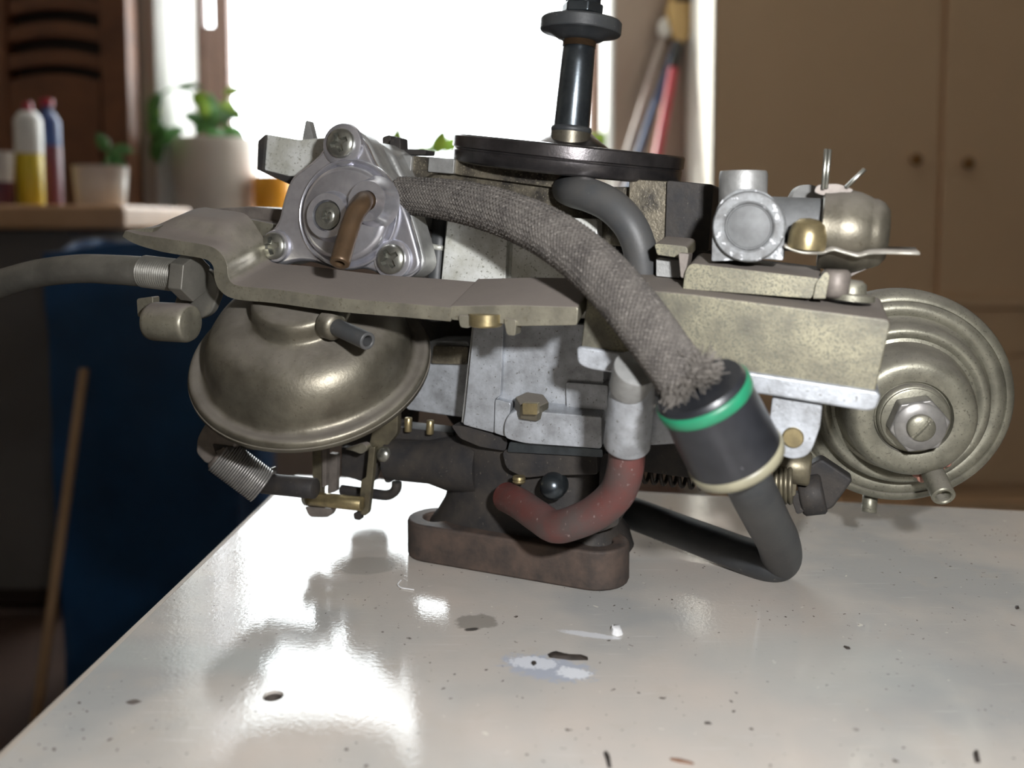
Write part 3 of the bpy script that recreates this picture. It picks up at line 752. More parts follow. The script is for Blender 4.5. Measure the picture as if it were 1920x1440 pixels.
# cross-head screw as a relief: one mesh, copied
def screw_mesh(name, m, slot='cross'):
    bm = bmesh.new()
    na, nr = 96, 30
    rows = []
    c = bm.verts.new((0, 0, 0.30))
    def hgt(x, y):
        r = math.hypot(x, y)
        h = 0.42 * math.sqrt(max(0.0, 1 - 0.86 * r * r)) if r < 0.98 else 0.12
        if slot == 'cross':
            d = 0
            for (u, v) in ((x, y), (y, x)):
                if abs(u) < 0.60:
                    e = max(0.0, min(1.0, (0.20 - 0.08 * abs(u) - abs(v)) / 0.05))
                    e *= max(0.0, min(1.0, (0.60 - abs(u)) / 0.06))
                    d = max(d, e)
            h -= 0.36 * d
        elif slot == 'line':
            h -= 0.22 * max(0.0, min(1.0, (0.13 - abs(y)) / 0.04))
        return h
    c.co.z = hgt(0, 0)
    for i in range(1, nr + 1):
        r = i / nr
        row = [bm.verts.new((r * math.cos(2 * PI * k / na), r * math.sin(2 * PI * k / na), hgt(r * math.cos(2 * PI * k / na), r * math.sin(2 * PI * k / na)))) for k in range(na)]
        rows.append(row)
    rows.append([bm.verts.new((math.cos(2 * PI * k / na), math.sin(2 * PI * k / na), -0.15)) for k in range(na)])
    for k in range(na):
        bm.faces.new((c, rows[0][k], rows[0][(k + 1) % na]))
    for i in range(len(rows) - 1):
        for k in range(na):
            bm.faces.new((rows[i][k], rows[i + 1][k], rows[i + 1][(k + 1) % na], rows[i][(k + 1) % na]))
    bmesh.ops.recalc_face_normals(bm, faces=bm.faces)
    for e in bm.edges:
        if len(e.link_faces) == 2 and e.calc_face_angle(0) > math.radians(42): e.smooth = False
    me = bpy.data.meshes.new(name); bm.to_mesh(me); bm.free()
    for p in me.polygons: p.use_smooth = True
    me.materials.append(m)
    return me
def cross_screw_mesh(m):
    bm = bmesh.new()
    bm_lathe(bm, Vector(), Z, [(1, -0.15), (1, 0.08), (0.97, 0.13), (0.86, 0.21), (0.68, 0.285), (0.45, 0.335), (0.2, 0.36), (0, 0.365)], 48)
    o = finish('screw_blank', bm, m, None, 0, sharp=50)
    bm = bmesh.new()
    w, L, g = 0.15, 0.66, 0.22
    pts = [(L, -w), (L, w), (g, g), (w, L), (-w, L), (-g, g), (-L, w), (-L, -w), (-g, -g), (-w, -L), (w, -L), (g, -g)]
    bm_prism(bm, [Vector((x * 0.72, y * 0.72, -0.02)) for x, y in pts], Vector((0, 0, 1)))
    for v in bm.verts:
        if v.co.z > 0.5: v.co.x *= 2.2; v.co.y *= 2.2
    cut = finish('screw_cutter', bm, m, None, 0, smooth=False)
    md = o.modifiers.new('cross', 'BOOLEAN'); md.operation = 'DIFFERENCE'; md.object = cut; md.solver = 'EXACT'
    dg = bpy.context.evaluated_depsgraph_get(); dg.update()
    me = bpy.data.meshes.new_from_object(o.evaluated_get(dg))
    me.name = 'screw'
    bpy.data.objects.remove(o); bpy.data.objects.remove(cut)
    bm = bmesh.new(); bm.from_mesh(me)
    for f in bm.faces: f.smooth = True
    for e in bm.edges:
        if len(e.link_faces) == 2: e.smooth = e.calc_face_angle(0) < math.radians(30)
    bm.to_mesh(me); bm.free()
    return me
SCREW = cross_screw_mesh(M['steel'])
SLOT = screw_mesh('slotted_screw', M['gold_disc'], 'line')
def screw(p, ax, R, parent, rot=0, me=None, name='screw'):
    me = me or SCREW
    key = (me.name, round(R, 5))
    a, b, n = basis(ax)
    a2 = a * math.cos(rot) + b * math.sin(rot); b2 = n.cross(a2)
    if key not in screw.cache:
        m2 = me.copy(); m2.transform(Matrix.Scale(R, 4)); screw.cache[key] = m2
    o = bpy.data.objects.new(name, screw.cache[key])
    COL.objects.link(o)
    mm = Matrix((a2, b2, n)).transposed()
    o.location = p; o.rotation_euler = mm.to_euler()
    attach(o, parent)
    return o
screw.cache = {}

# --- mounting flange: two ears with real bolt holes, flat on the table
FZ = 0.0155
cl = T(822, 968, FZ); cr = T(1118, 1012, FZ)
cl.z = cr.z = 0; rr = 0.0128
dd = (cr - cl).normalized(); nn = Vector((dd.y, -dd.x, 0))
pts = []
for k in range(13):
    a = PI / 2 + PI * k / 12
    pts.append(cl + dd * math.cos(a) * rr + nn * (-math.sin(a)) * rr * 1.02)
mid = (cl + cr) / 2
for k in range(13):
    a = -PI / 2 + PI * k / 12
    pts.append(cr + dd * math.cos(a) * rr + nn * (-math.sin(a)) * rr * 1.02)
hl = [[c + Vector((math.cos(2 * PI * q / 20) * 0.0062, math.sin(2 * PI * q / 20) * 0.0062, 0)) for q in range(20)] for c in (cl, cr)]
bmf = holed('mounting_flange', pts, hl, Vector((0, 0, FZ)), M['flange'], carb, 0.0012)

# --- throttle body: dark flared column, shaft boss, lip
cz = (cl + cr) / 2 + (-nn) * 0.0125
bm = bmesh.new()
k = mpp(cz)
prof = [(0.0, 200, 118), (0.12, 190, 116), (0.2, 176, 112), (0.32, 162, 108), (0.5, 152, 106), (0.8, 146, 112), (1.0, 146, 112)]
rings = []
top_z = H(985, 815, 0.352).z
for t, a_, b_ in prof:
    z = FZ * 0.5 + (top_z - FZ * 0.5) * t
    ring = []
    for q in range(48):
        an = 2 * PI * q / 48
        c_, s_ = math.cos(an), math.sin(an)
        ex = 2 / 2.8
        x = math.copysign(abs(c_) ** ex, c_) * a_ * k; y = math.copysign(abs(s_) ** ex, s_) * (b_ if s_ > 0 else b_ * 0.80) * k
        p = cz + dd * (x + t * 0.003) - nn * y
        ring.append(bm.verts.new((p.x, p.y, z)))
    rings.append(ring)
for i in range(len(rings) - 1):
    for q in range(48):
        bm.faces.new((rings[i][q], rings[i][(q + 1) % 48], rings[i + 1][(q + 1) % 48], rings[i + 1][q]))
bm.faces.new(rings[0][::-1]); bm.faces.new(rings[-1])
tb = finish('throttle_body', bm, M['dark_cast'], carb, 0, sharp=50)
# shaft boss sticking out to the left
a = H(728, 858, 0.362); b = H(905, 872, 0.362)
lathe('shaft_boss', a, b - a, [(0.0075, 0), (0.0092, 0.0008), (0.0095, 0.020), (0.012, 0.030), (0.0125, (b - a).length)], M['dark_cast'], tb, 32)
P_('shaft_rib', [(735, 800), (850, 812), (858, 850), (735, 842)], 0.360, 0.012, M['dark_cast'], tb, 5)
P_('gasket_lip', [(845, 797), (878, 800), (952, 822), (948, 846), (900, 838), (862, 822)], 0.3445, 0.02, M['dark_cast'], tb, 7)
P_('lower_ear', [(940, 842, 14), (1120, 852, 6), (1120, 890, 5), (1020, 893, 6), (985, 897, 8), (948, 880, 14)], 0.3425, 0.02, M['dark_cast'], tb, 8)
P_('gasket', [(955, 828), (1130, 842), (1130, 858), (950, 848)], 0.341, 0.022, M['black_steel'], tb, 4)
lathe('ear_screw_tip', H(973, 893, 0.340), Z * -1, [(0.0024, 0), (0.0026, 0.001), (0.0022, 0.0014), (0.0026, 0.002), (0.0022, 0.0026), (0, 0.003)], M['brass'], tb, 16)
pb = H(1034, 915, 0.3385)
lathe('plug_ball', pb + BACK * 0.006, N, [(0.0052, 0), (0.0052, 0.004), (0.0044, 0.0068), (0.0025, 0.0085), (0, 0.009)], M['black_steel'], tb, 28, 80)
P_('column_web', [(1125, 845), (1165, 860), (1160, 985), (1120, 1000)], 0.347, 0.02, M['dark_cast'], tb, 8)
for x0, y0 in ((765, 795), (806, 800)):
    cyl('stop_pin', H(x0, y0 + 14, 0.357), H(x0 + 1, y0 - 12, 0.357), 0.0016, M['brass'], tb, 12)

# --- main body: silver casting
main = P_('main_body', [(888, 600), (1135, 610), (1128, 838), (1000, 830), (878, 800), (866, 792)], 0.3445, 0.055, M['alum'], carb, 5, 0.0010)
P_('left_rib', [(893, 560), (946, 570), (938, 742), (928, 748), (926, 812), (868, 796), (872, 770)], 0.3415, 0.012, M['alum'], main, 4, 0.0010)
P_('side_edge', [(886, 600), (897, 600), (877, 796), (865, 792)], 0.3445, 0.02, M['alum_grey'], main, 2, 0.0004)
P_('right_step', [(1060, 716), (1140, 722), (1138, 790), (1062, 780)], 0.3425, 0.012, M['alum'], main, 5, 0.0010)
P_('bottom_boss', [(945, 790, 26), (962, 768, 22), (1128, 782, 4), (1128, 842, 6), (985, 832, 10), (945, 822, 12)], 0.3370, 0.014, M['alum'], main, 8, 0.0016, vec=TIP, seg=3)
P_('floor_step', [(928, 748), (958, 756), (950, 820), (926, 812)], 0.3400, 0.01, M['alum'], main, 5, 0.001)
bp = H(996, 776, 0.3405)
bt = axis_dir(bp, 62, 0.06, -1)
bolt = hexa('bolt', bp, bt, 0.0066, 0.0062, M['gold_dome'], main, 0.3, 0.0006)
P_('bolt_facet', [(979, 756), (1008, 757), (1007, 778), (980, 777)], 0.3300, 0.003, M['brass'], bolt, 2, 0.0003)
# bowl cover above the bracket
bowl = P_('bowl_upper', [(838, 400), (1120, 410), (1120, 600), (822, 575)], 0.3485, 0.045, M['alum_bright'], carb, 6, 0.0012)
P_('front_panel', [(838, 408), (952, 412), (946, 560), (824, 556)], 0.3445, 0.006, M['alum_bright'], bowl, 6, 0.0012)
P_('right_panel', [(962, 420), (1110, 440), (1106, 590), (955, 566)], 0.3465, 0.006, M['alum_bright'], bowl, 6, 0.0012)
P_('lower_ledge', [(830, 532), (1100, 548), (1100, 585), (828, 570)], 0.3425, 0.010, M['alum_grey'], bowl, 5, 0.0012, vec=TIP)
# pump body at the left of the silver casting
pump = P_('pump_body', [(800, 640), (880, 640), (872, 784), (760, 768), (770, 700)], 0.3655, 0.02, M['alum'], carb, 8, 0.0025, seg=3)
P_('pump_band', [(812, 648), (878, 650), (876, 684), (808, 682)], 0.3625, 0.01, M['oily_gold'], pump, 5, 0.002)
# dark vacuum pipe and dark cavity behind the bracket
pipe_o = tube('vacuum_pipe', [H(830, 395, 0.356), H(822, 470, 0.352), H(815, 560, 0.350), H(812, 600, 0.350)], 0.0038, M['rubber'], carb, 16, 6)
cyl('band', H(823, 458, 0.3519), H(821.5, 468, 0.3519), 0.00405, M['alum_bright'], pipe_o, 20)

P_('rear_body', [(772, 400), (1110, 420), (1335, 470), (1320, 800), (1180, 850), (900, 830), (850, 800), (775, 690)], 0.385, 0.05, M['dark_cast'], carb, 10, 0.003)
# --- air horn: dark oily top casting
horn = P_('air_horn', [(742, 306), (1060, 330), (1110, 350), (1338, 352), (1330, 470), (1130, 460), (1090, 420), (840, 408), (800, 360), (742, 340)], 0.3575, 0.05, M['oily_gold'], carb, 8, 0.0015)
P_('rim_plate', [(738, 290), (1062, 312), (1062, 345), (1040, 352), (860, 328), (826, 318), (800, 332), (770, 334), (738, 318)], 0.3535, 0.05, M['oily_gold'], horn, 5, 0.0012)
P_('rim_block', [(748, 290), (772, 292), (770, 322), (748, 320)], 0.3515, 0.02, M['alum_grey'], horn, 3, 0.0008)
P_('rim_block', [(804, 294), (852, 298), (850, 326), (802, 322)], 0.3515, 0.02, M['alum_grey'], horn, 3, 0.0008)
P_('right_block', [(1180, 335), (1338, 346), (1328, 470), (1175, 460)], 0.3515, 0.045, M['oily_gold'], horn, 6, 0.0018)
P_('block_end', [(1250, 338), (1338, 346), (1328, 472), (1246, 466)], 0.3495, 0.045, M['dark_cast'], horn, 6, 0.0018)
P_('vent_post', [(716, 256), (732, 252), (734, 296), (716, 296)], 0.361, 0.008, M['dark_cast'], horn, 5, 0.001)
P_('vent_post', [(730, 262), (750, 256), (752, 298), (730, 298)], 0.358, 0.008, M['dark_cast'], horn, 5, 0.001)
P_('top_tab', [(754, 284), (766, 279), (798, 280), (798, 290), (754, 290)], 0.360, 0.01, M['dark_cast'], horn, 3, 0.0006)

# --- disc and spindle on top
dc = V(1064, 296, 0.378)
dax = (UPC + N * 0.055 + U * 0.035).normalized()
k = mpp(dc)
disc = lathe('air_cleaner_seat', dc, dax, [(150 * k, -28 * k), (205 * k, -27 * k), (211 * k, -25 * k), (213 * k, -22 * k), (214 * k, -4 * k), (212.5 * k, -2 * k), (213 * k, 0), (216 * k, 2 * k), (216 * k, 21 * k), (213 * k, 24 * k), (60 * k, 25 * k), (0, 25 * k)], M['disc'], carb, 96, 40)
sp0 = V(1067, 285, 0.378); sp1 = V(1092, 20, 0.378)
sax = (sp1 - sp0).normalized()
L_ = (sp1 - sp0).length
def sp(y): return (285 - y) / 265 * L_
k = mpp(sp0)
lathe('hub_cone', V(1070, 282, 0.386), sax, [(85 * k, 0), (74 * k, 8 * k), (34 * k, 36 * k), (0, 38 * k)], M['disc'], disc, 40, 70)
spn = lathe('spindle', sp0, sax, [(33 * k, sp(240)), (33.5 * k, sp(238)), (31 * k, sp(120)), (30.5 * k, sp(92)), (28 * k, sp(88)), (28 * k, sp(20))], M['black_steel'], carb, 40, 45)
lathe('collar', sp0, sax, [(37 * k, 0), (37.5 * k, sp(247)), (34 * k, sp(244))], M['gold_dome'], spn, 40)
lathe('o_ring', sp0, sax, [(34 * k, sp(250)), (37.5 * k, sp(248)), (38.5 * k, sp(243)), (37 * k, sp(238)), (33 * k, sp(237))], M['rubber'], spn, 40, 80)
pf = []
for q in range(8):
    y = 88 - q * 2.6
    pf += [(31.5 * k, sp(y)), (29 * k, sp(y - 1.3))]
lathe('thread', sp0, sax, pf, M['brown_tube'], spn, 32, 20)
nut = lathe('flange_nut', sp0, sax, [(30 * k, sp(76)), (44 * k, sp(73)), (54 * k, sp(66)), (74 * k, sp(62)), (75.5 * k, sp(60)), (75.5 * k, sp(41)), (73 * k, sp(38)), (58 * k, sp(37)), (48 * k, sp(31)), (36 * k, sp(28)), (34 * k, sp(28))], M['rubber'], spn, 48, 35)
hexa('nut_hexagon', sp0 + sax * sp(28), sax, 40 * k, sp(8) - sp(28), M['black_steel'], nut, 0.2, 0.0008)
cyl('stud_end', sp0 + sax * sp(12), sp0 + sax * sp(-45), 33 * k, M['black_steel'], spn, 32)

# --- choke cover: lobed die-cast plate, round dome, two bosses, three screws
CN = (N * math.cos(0.05) + Z * 0.08).normalized()
CO = H(650, 395, 0.320)
def C(px, py, off=0.0): return hit(px, py, CO + CN * off, CN)
def CLs(pts, off=0.0): return [C(x, y, off) for x, y in pts]
ears = [(644, 272, 44), (518, 462, 34), (738, 487, 40)]
out = fillet([(612, 248, 16), (648, 240, 26), (680, 258, 20), (704, 312, 22), (742, 356, 16), (764, 400, 20), (784, 470, 18), (790, 500, 20), (768, 522, 16), (722, 524, 16), (690, 502, 24), (630, 506, 24), (570, 486, 24),
              (520, 500, 16), (494, 478, 18), (494, 445, 16), (520, 418, 16), (530, 372, 20), (545, 330, 18), (582, 304, 20), (604, 282, 14)], 14, 4)
ck = mpp(CO)
choke = prism('choke_cover', CLs(out), -CN * 0.004, M['choke'], carb, 0.0016, 3)
tag(choke, 'silver lobed choke cover with three cross-head screws')
prism('choke_housing', CLs([(x + 4 + (4 if x > 650 else 0), y - 3) for x, y in out], -0.0045), -CN * 0.013, M['alum_grey'], choke, 0.0016, 3)
cd = C(645, 400, 0.004) - CN * 0.004
lathe('dome', cd, CN, [(104 * ck, -0.002), (104 * ck, 0.0012), (101 * ck, 0.0017), (98 * ck, 0.0012), (95 * ck, 0.0000), (92 * ck, 0.0006), (90 * ck, 0.0030), (86 * ck, 0.0044), (78 * ck, 0.0050), (0, 0.0052)], M['choke'], choke, 72, 75)
b1 = C(612, 404, 0.0095) - CN * 0.0095
lathe('adjuster_boss', b1, CN, [(48 * ck, 0.0050), (44 * ck, 0.0058), (42.5 * ck, 0.0088), (41 * ck, 0.0095), (29 * ck, 0.0095), (28 * ck, 0.0072), (0, 0.0072)], M['choke'], choke, 48, 40)
adj = lathe('adjuster_plug', b1, CN, [(26.5 * ck, 0.007), (26.5 * ck, 0.0083), (25 * ck, 0.0088), (15 * ck, 0.0088), (14 * ck, 0.0078), (0, 0.0078)], M['steel'], choke, 40, 40)
screw(b1 + CN * 0.0085, CN, 15.5 * ck, adj, 0.5)
b2 = C(688, 377, 0.0102) - CN * 0.0102
lathe('tube_boss', b2, CN, [(50 * ck, 0.0038), (42 * ck, 0.0056), (38.5 * ck, 0.0098), (36.5 * ck, 0.0106), (19 * ck, 0.0106), (18 * ck, 0.009), (0, 0.009)], M['choke'], choke, 48, 40)
for ex, ey, er in ears:
    c0 = C(ex, ey)
    lathe('screw_seat', c0, CN, [(er * 0.95 * ck, 0.0), (er * 0.9 * ck, 0.0012), (er * 0.8 * ck, 0.0015), (0, 0.0015)], M['choke'], choke, 36, 50)
for (ex, ey), rt_, R_ in (((644, 270), 0.35, 28), ((518, 462), 0.15, 26), ((738, 486), 0.55, 28)):
    screw(C(ex, ey) + CN * 0.0022, CN, R_ * ck, choke, rt_)
tp = [b2 + CN * 0.008, b2 + CN * 0.0125, C(678, 384, 0.0185), C(664, 405, 0.0225), C(649, 450, 0.0275), C(637, 493, 0.0325)]
TP = catmull(tp, 7)
bm = bmesh.new(); bm_tube(bm, TP, 17.2 * ck, 20, caps=False)
# open bore at the lower end
fr_ = frames(TP)
a_, b_, t_ = fr_[-1]
def rg(p, r): return [bm.verts.new(p + (a_ * math.cos(2 * PI * q / 20) + b_ * math.sin(2 * PI * q / 20)) * r) for q in range(20)]
r0 = rg(TP[-1], 17.2 * ck); r1 = rg(TP[-1] + t_ * 0.0003, 16 * ck); r2 = rg(TP[-1] + t_ * 0.0003, 9 * ck); r3 = rg(TP[-1] - t_ * 0.006, 9 * ck)
for A, B in ((r0, r1), (r1, r2), (r2, r3)):
    for q in range(20): bm.faces.new((A[q], A[(q + 1) % 20], B[(q + 1) % 20], B[q]))
bm.faces.new(r3)
bmesh.ops.remove_doubles(bm, verts=bm.verts, dist=1e-6)
tag(finish('vent_tube', bm, M['brown_tube'], choke, 0, sharp=50), 'bent brown copper tube')
P_('choke_backing', [(700, 262), (735, 285), (760, 340), (800, 470), (788, 530), (755, 540), (640, 470), (650, 300)], 0.341, 0.025, M['alum_grey'], choke, 12, 0.002)
# pale casting with a pointed fin behind the cover
arm = P_('side_casting', [(496, 251, 3), (560, 262, 8), (640, 256, 3), (640, 330, 3), (540, 330, 3), (492, 318, 3)], 0.345, 0.025, M['alum_bright'], carb, 3, 0.0010)
P_('fin', [(566, 262, 2), (573, 226, 3), (579, 226, 3), (588, 262, 2)], 0.352, 0.004, M['alum_grey'], arm, 2, 0.0006)
P_('side_shade_strip', [(484, 264, 2), (497, 252, 2), (492, 318, 2), (540, 330, 2), (548, 348, 2), (482, 318, 2)], 0.343, 0.020, M['dark_cast'], arm, 2, 0.0006)  # dark strip standing in for the shaded underside of the casting

# --- bracket plate: bent sheet seen on its front edge, tipped so that its dusty top shows
mid_line = [(232, 438), (262, 450), (320, 462), (372, 470), (398, 478), (412, 496), (415, 520), (424, 538), (448, 549), (520, 556), (640, 572), (760, 582), (846, 590)]
ml = [Vector((x, y, 0)) for x, y in mid_line]
th = [7, 12, 12, 12, 12, 12, 12, 12, 12, 12, 12, 12, 12]
fr_pts = []
up_, lo_ = [], []
mm_ = catmull(ml, 4)
for i, p in enumerate(mm_):
    t = (mm_[min(i + 1, len(mm_) - 1)] - mm_[max(i - 1, 0)]).normalized()
    n_ = Vector((t.y, -t.x, 0))
    w = 13 if i > 6 else 6 + i
    up_.append((p.x + n_.x * w, p.y + n_.y * w)); lo_.append((p.x - n_.x * w, p.y - n_.y * w))
out = up_ + lo_[::-1]
TIP2 = (BACK * 0.955 + Z * 0.27)
TIP3 = (BACK * 0.99 + Z * 0.10)
def smooth01(t): t = max(0.0, min(1.0, t)); return t * t * (3 - 2 * t)
bm = bmesh.new()
NV = 12
gt, gb = [], []
nu = len(up_)
for i in range(nu):
    u = i / (nu - 1)
    dep = 0.026 * (0.15 + 0.85 * smooth01(u / 0.10)) 
    a0 = H(up_[i][0], up_[i][1], 0.2905); b0 = H(lo_[i][0], lo_[i][1], 0.2905)
    sk = U * (0.010 * (1 - smooth01(u / 0.10)))
    rt_, rb_ = [], []
    for j in range(NV):
        v = j / (NV - 1)
        bmp = 0.0048 * smooth01((u - 0.05) / 0.10) * (1 - smooth01((u - 0.26) / 0.12)) * smooth01((v - 0.25) / 0.3)
        off = TIP2 * dep * v + sk * v * v + Z * bmp
        rt_.append(bm.verts.new(a0 + off)); rb_.append(bm.verts.new(b0 + off))
    gt.append(rt_); gb.append(rb_)
for i in range(nu - 1):
    for j in range(NV - 1):
        bm.faces.new((gt[i][j], gt[i + 1][j], gt[i + 1][j + 1], gt[i][j + 1]))
        bm.faces.new((gb[i][j], gb[i][j + 1], gb[i + 1][j + 1], gb[i + 1][j]))
    bm.faces.new((gt[i][0], gb[i][0], gb[i + 1][0], gt[i + 1][0]))
    bm.faces.new((gt[i][-1], gt[i + 1][-1], gb[i + 1][-1], gb[i][-1]))
for e_ in (0, nu - 1):
    for j in range(NV - 1):
        bm.faces.new((gt[e_][j], gt[e_][j + 1], gb[e_][j + 1], gb[e_][j]))
brk = finish('bracket_plate', bm, M['bracket'], carb, 0.0009, 3)
tag(brk, 'dusty bent metal bracket plate')
P_('plate_end', [(842, 574), (960, 572), (1084, 576), (1082, 610), (965, 612), (952, 608), (846, 600)], 0.2910, 0.028, M['bracket'], brk, 5, 0.0012, vec=TIP2, seg=3)
P_('plate_foot', [(858, 590), (884, 592), (880, 616), (862, 614)], 0.2900, 0.006, M['bracket'], brk, 6, 0.0014)
P_('plate_foot', [(944, 596), (968, 600), (966, 630), (950, 628)], 0.2900, 0.006, M['bracket'], brk, 6, 0.0014)
lathe('rivet', H(911, 611, 0.2925), Z, [(0.0050, -0.0002), (0.0056, 0.0004), (0.0056, 0.0040), (0, 0.0042)], M['brass'], brk, 32)
# plates behind the bracket at the left
back_plate = P_('rear_arm', [(358, 404, 6), (376, 394, 8), (420, 390, 6), (470, 387, 6), (530, 392, 4), (530, 420, 4), (430, 424, 4), (362, 414, 4)], 0.345, 0.02, M['grey_link'], carb, 5, 0.0010)
P_('clip', [(436, 412, 4), (462, 410, 6), (512, 420, 4), (505, 470, 5), (470, 478, 5), (446, 450, 4)], 0.331, 0.012, M['bracket'], back_plate, 5, 0.0012)
P_('clip_post', [(770, 430), (800, 430), (800, 520), (770, 540)], 0.345, 0.01, M['dark_cast'], horn, 5, 0.001)

# --- left cable with ferrule, nut, clamp
cab = tube('cable_sleeve', [H(-620, 900, 0.300), H(-420, 735, 0.304), H(-230, 615, 0.306), H(-70, 552, 0.306), H(0, 532, 0.304), H(70, 513, 0.302), H(150, 504, 0.300), H(220, 506, 0.299), H(280, 510, 0.299)], [0.0058, 0.0058, 0.0058, 0.0058, 0.0058, 0.0057, 0.0057, 0.0058, 0.0059], M['cable'], carb, 24, 8)
fa, fb2 = H(272, 509, 0.299), H(346, 518, 0.299)
pf = []
Lf = (fb2 - fa).length
for q in range(18):
    pf += [(0.0063, Lf * q / 18), (0.0059, Lf * (q + 0.5) / 18)]
lathe('ferrule', fa, fb2 - fa, pf + [(0.0061, Lf), (0.003, Lf * 1.02)], M['cable'], cab, 28, 25)
hx = (fb2 - fa).normalized()
hexa('lock_nut', fb2 - hx * 0.001, hx, 0.0092, 0.0062, M['cable'], cab, 0.45, 0.0005)
cp = P_('cable_lug', [(356, 500, 10), (395, 505, 16), (412, 545, 14), (395, 590, 14), (352, 606, 10), (320, 590, 8), (340, 520, 8)], 0.306, 0.004, M['cable'], carb, 8, 0.0009)
ca, cb2 = H(280, 602, 0.299), H(359, 606, 0.299)
k = mpp(ca)
lathe('pinch_barrel', ca, cb2 - ca, [(25 * k, 0), (34 * k, 0.0012), (36.5 * k, 0.003), (36.5 * k, (cb2 - ca).length - 0.002), (33 * k, (cb2 - ca).length - 0.0004), (30 * k, (cb2 - ca).length)], M['bracket'], cp, 36, 60)
P_('pinch_tab', [(256, 560, 5), (286, 556, 4), (286, 602, 4), (258, 594, 5)], 0.301, 0.004, M['bracket'], cp, 4, 0.0008)

# --- left vacuum diaphragm: round domed can tipped up to the viewer
dc2 = V(582, 664, 0.350)
dx2 = axis_dir(dc2, 48.5, -0.20, -1)
k = mpp(dc2)
pr = [(0, -112), (105, -110), (140, -98), (165, -72), (184, -44), (196, -34), (206, -30), (219, -22), (223, -15), (223, -6), (219, 0), (212, 0), (206, -2), (200, -2), (194, 2), (190, 8), (188, 18), (185, 36), (178, 55), (165, 74), (147, 88), (125, 97), (104, 101), (92, 103), (88, 108), (86, 116), (86, 128), (84, 136), (78, 141), (66, 143), (0, 144)]
dome = lathe('vacuum_diaphragm', dc2, dx2, [(r * k, h * k) for r, h in pr], M['gold_dome'], carb, 96, 62)
tag(dome, 'large olive gold domed vacuum can under the bracket')
lathe('crimp_ring', dc2, dx2, [(214 * k, -26 * k), (224.5 * k, -20 * k), (225 * k, -12 * k), (217 * k, -9 * k)], M['gold_dome'], dome, 96, 60)
na_ = V(628, 612, 0.321); nb_ = V(690, 640, 0.307)
nd = (nb_ - na_).normalized()
lathe('nipple_base', na_ - nd * 0.004, nd, [(0.0055, 0), (0.0052, 0.004), (0.0038, 0.0055)], M['gold_dome'], dome, 24, 60)
pipe('nipple', na_, nb_, 0.0031, 0.0019, 0.006, M['rubber_grey'], dome)
dp = V(690, 790, 0.445); kd = mpp(dp)
lathe('rear_glare_blocker', dp - Z * 88 * kd, Z, [(30 * kd, 0), (34 * kd, 4 * kd), (36 * kd, 40 * kd), (70 * kd, 60 * kd), (74 * kd, 66 * kd), (74 * kd, 120 * kd), (66 * kd, 140 * kd), (30 * kd, 150 * kd), (0, 152 * kd)], M['gold_dome'], carb, 40, 50)  # added unseen can that blocks the window's reflection on the table
P_('rear_blocker_plate', [(640, 700), (775, 690), (770, 800), (735, 880), (640, 860)], 0.395, 0.010, M['dark_cast'], dome, 10, 0.001)  # added dark plate behind the can, cuts off more of the reflected window
P_('can_bracket', [(700, 800), (745, 770), (745, 812), (705, 862), (688, 852)], 0.356, 0.004, M['link'], dome, 8, 0.0008)

# --- throttle linkage and return spring below the can
lk = P_('throttle_lever', [(585, 835, 3), (603, 838, 3), (602, 955, 5), (592, 968, 5), (578, 960, 6), (580, 925, 5), (586, 905, 3)], 0.352, 0.0035, M['link'], carb, 4, 0.0006)
P_('lever_plate', [(604, 838, 3), (612, 838, 3), (611, 912, 3), (604, 915, 3)], 0.350, 0.003, M['grey_link'], lk, 2, 0.0004)
P_('lever_plate', [(616, 850, 3), (632, 852, 3), (630, 922, 3), (614, 926, 3)], 0.357, 0.003, M['grey_link'], lk, 2, 0.0004)
P_('rear_lever', [(640, 838, 3), (700, 845, 6), (684, 905, 5), (662, 898, 5), (640, 892, 3)], 0.362, 0.004, M['dark_cast'], lk, 5, 0.0006)
cyl('cross_pin', H(576, 934, 0.350), H(680, 945, 0.350), 0.0030, M['brass'], lk, 20)
lathe('pin_washer', H(574, 928, 0.350), U, [(0.0042, 0), (0.0045, 0.0004), (0.0045, 0.0018), (0.003, 0.002)], M['steel'], lk, 20)
P_('lever_foot', [(571, 950, 5), (600, 952, 4), (624, 955, 6), (618, 970, 8), (580, 970, 8)], 0.350, 0.004, M['grey_link'], lk, 5, 0.0008)
P_('link_arm', [(692, 838, 3), (703, 838, 3), (698, 895, 3), (690, 962, 4), (684, 968, 4), (672, 962, 4), (677, 900, 3), (686, 895, 3)], 0.352, 0.003, M['link'], lk, 3, 0.0005)
P_('link_toe', [(662, 962), (678, 958), (676, 976), (664, 974)], 0.352, 0.003, M['dark_cast'], lk, 4, 0.0005)
tube('hook_wire', [H(640, 918, 0.364), H(700, 926, 0.364), H(728, 928, 0.364), H(742, 918, 0.364), H(744, 904, 0.364)], 0.0022, M['dark_cast'], lk, 10, 6)
P_('cam_plate', [(700, 815, 8), (735, 800, 8), (735, 905, 6), (722, 905, 4), (712, 870, 8), (700, 905, 4), (698, 860, 6)], 0.359, 0.004, M['dark_cast'], lk, 6, 0.0006)
lathe('shaft_end', H(722, 852, 0.355), N, [(0.0034, -0.002), (0.0034, 0.0015), (0.0022, 0.0030), (0, 0.0034)], M['steel'], lk, 24, 70)
P_('curl_tab', [(646, 842, 3), (682, 830, 10), (690, 842, 6), (678, 852, 6), (664, 846, 6)], 0.350, 0.004, M['bracket'], lk, 5, 0.001)
sa_, sb_ = H(412, 852, 0.3180), H(492, 912, 0.3260)
sprg = coil('return_spring', sa_, sb_, 0.0070, 21, 0.00052, M['spring'], carb, 20, 6)
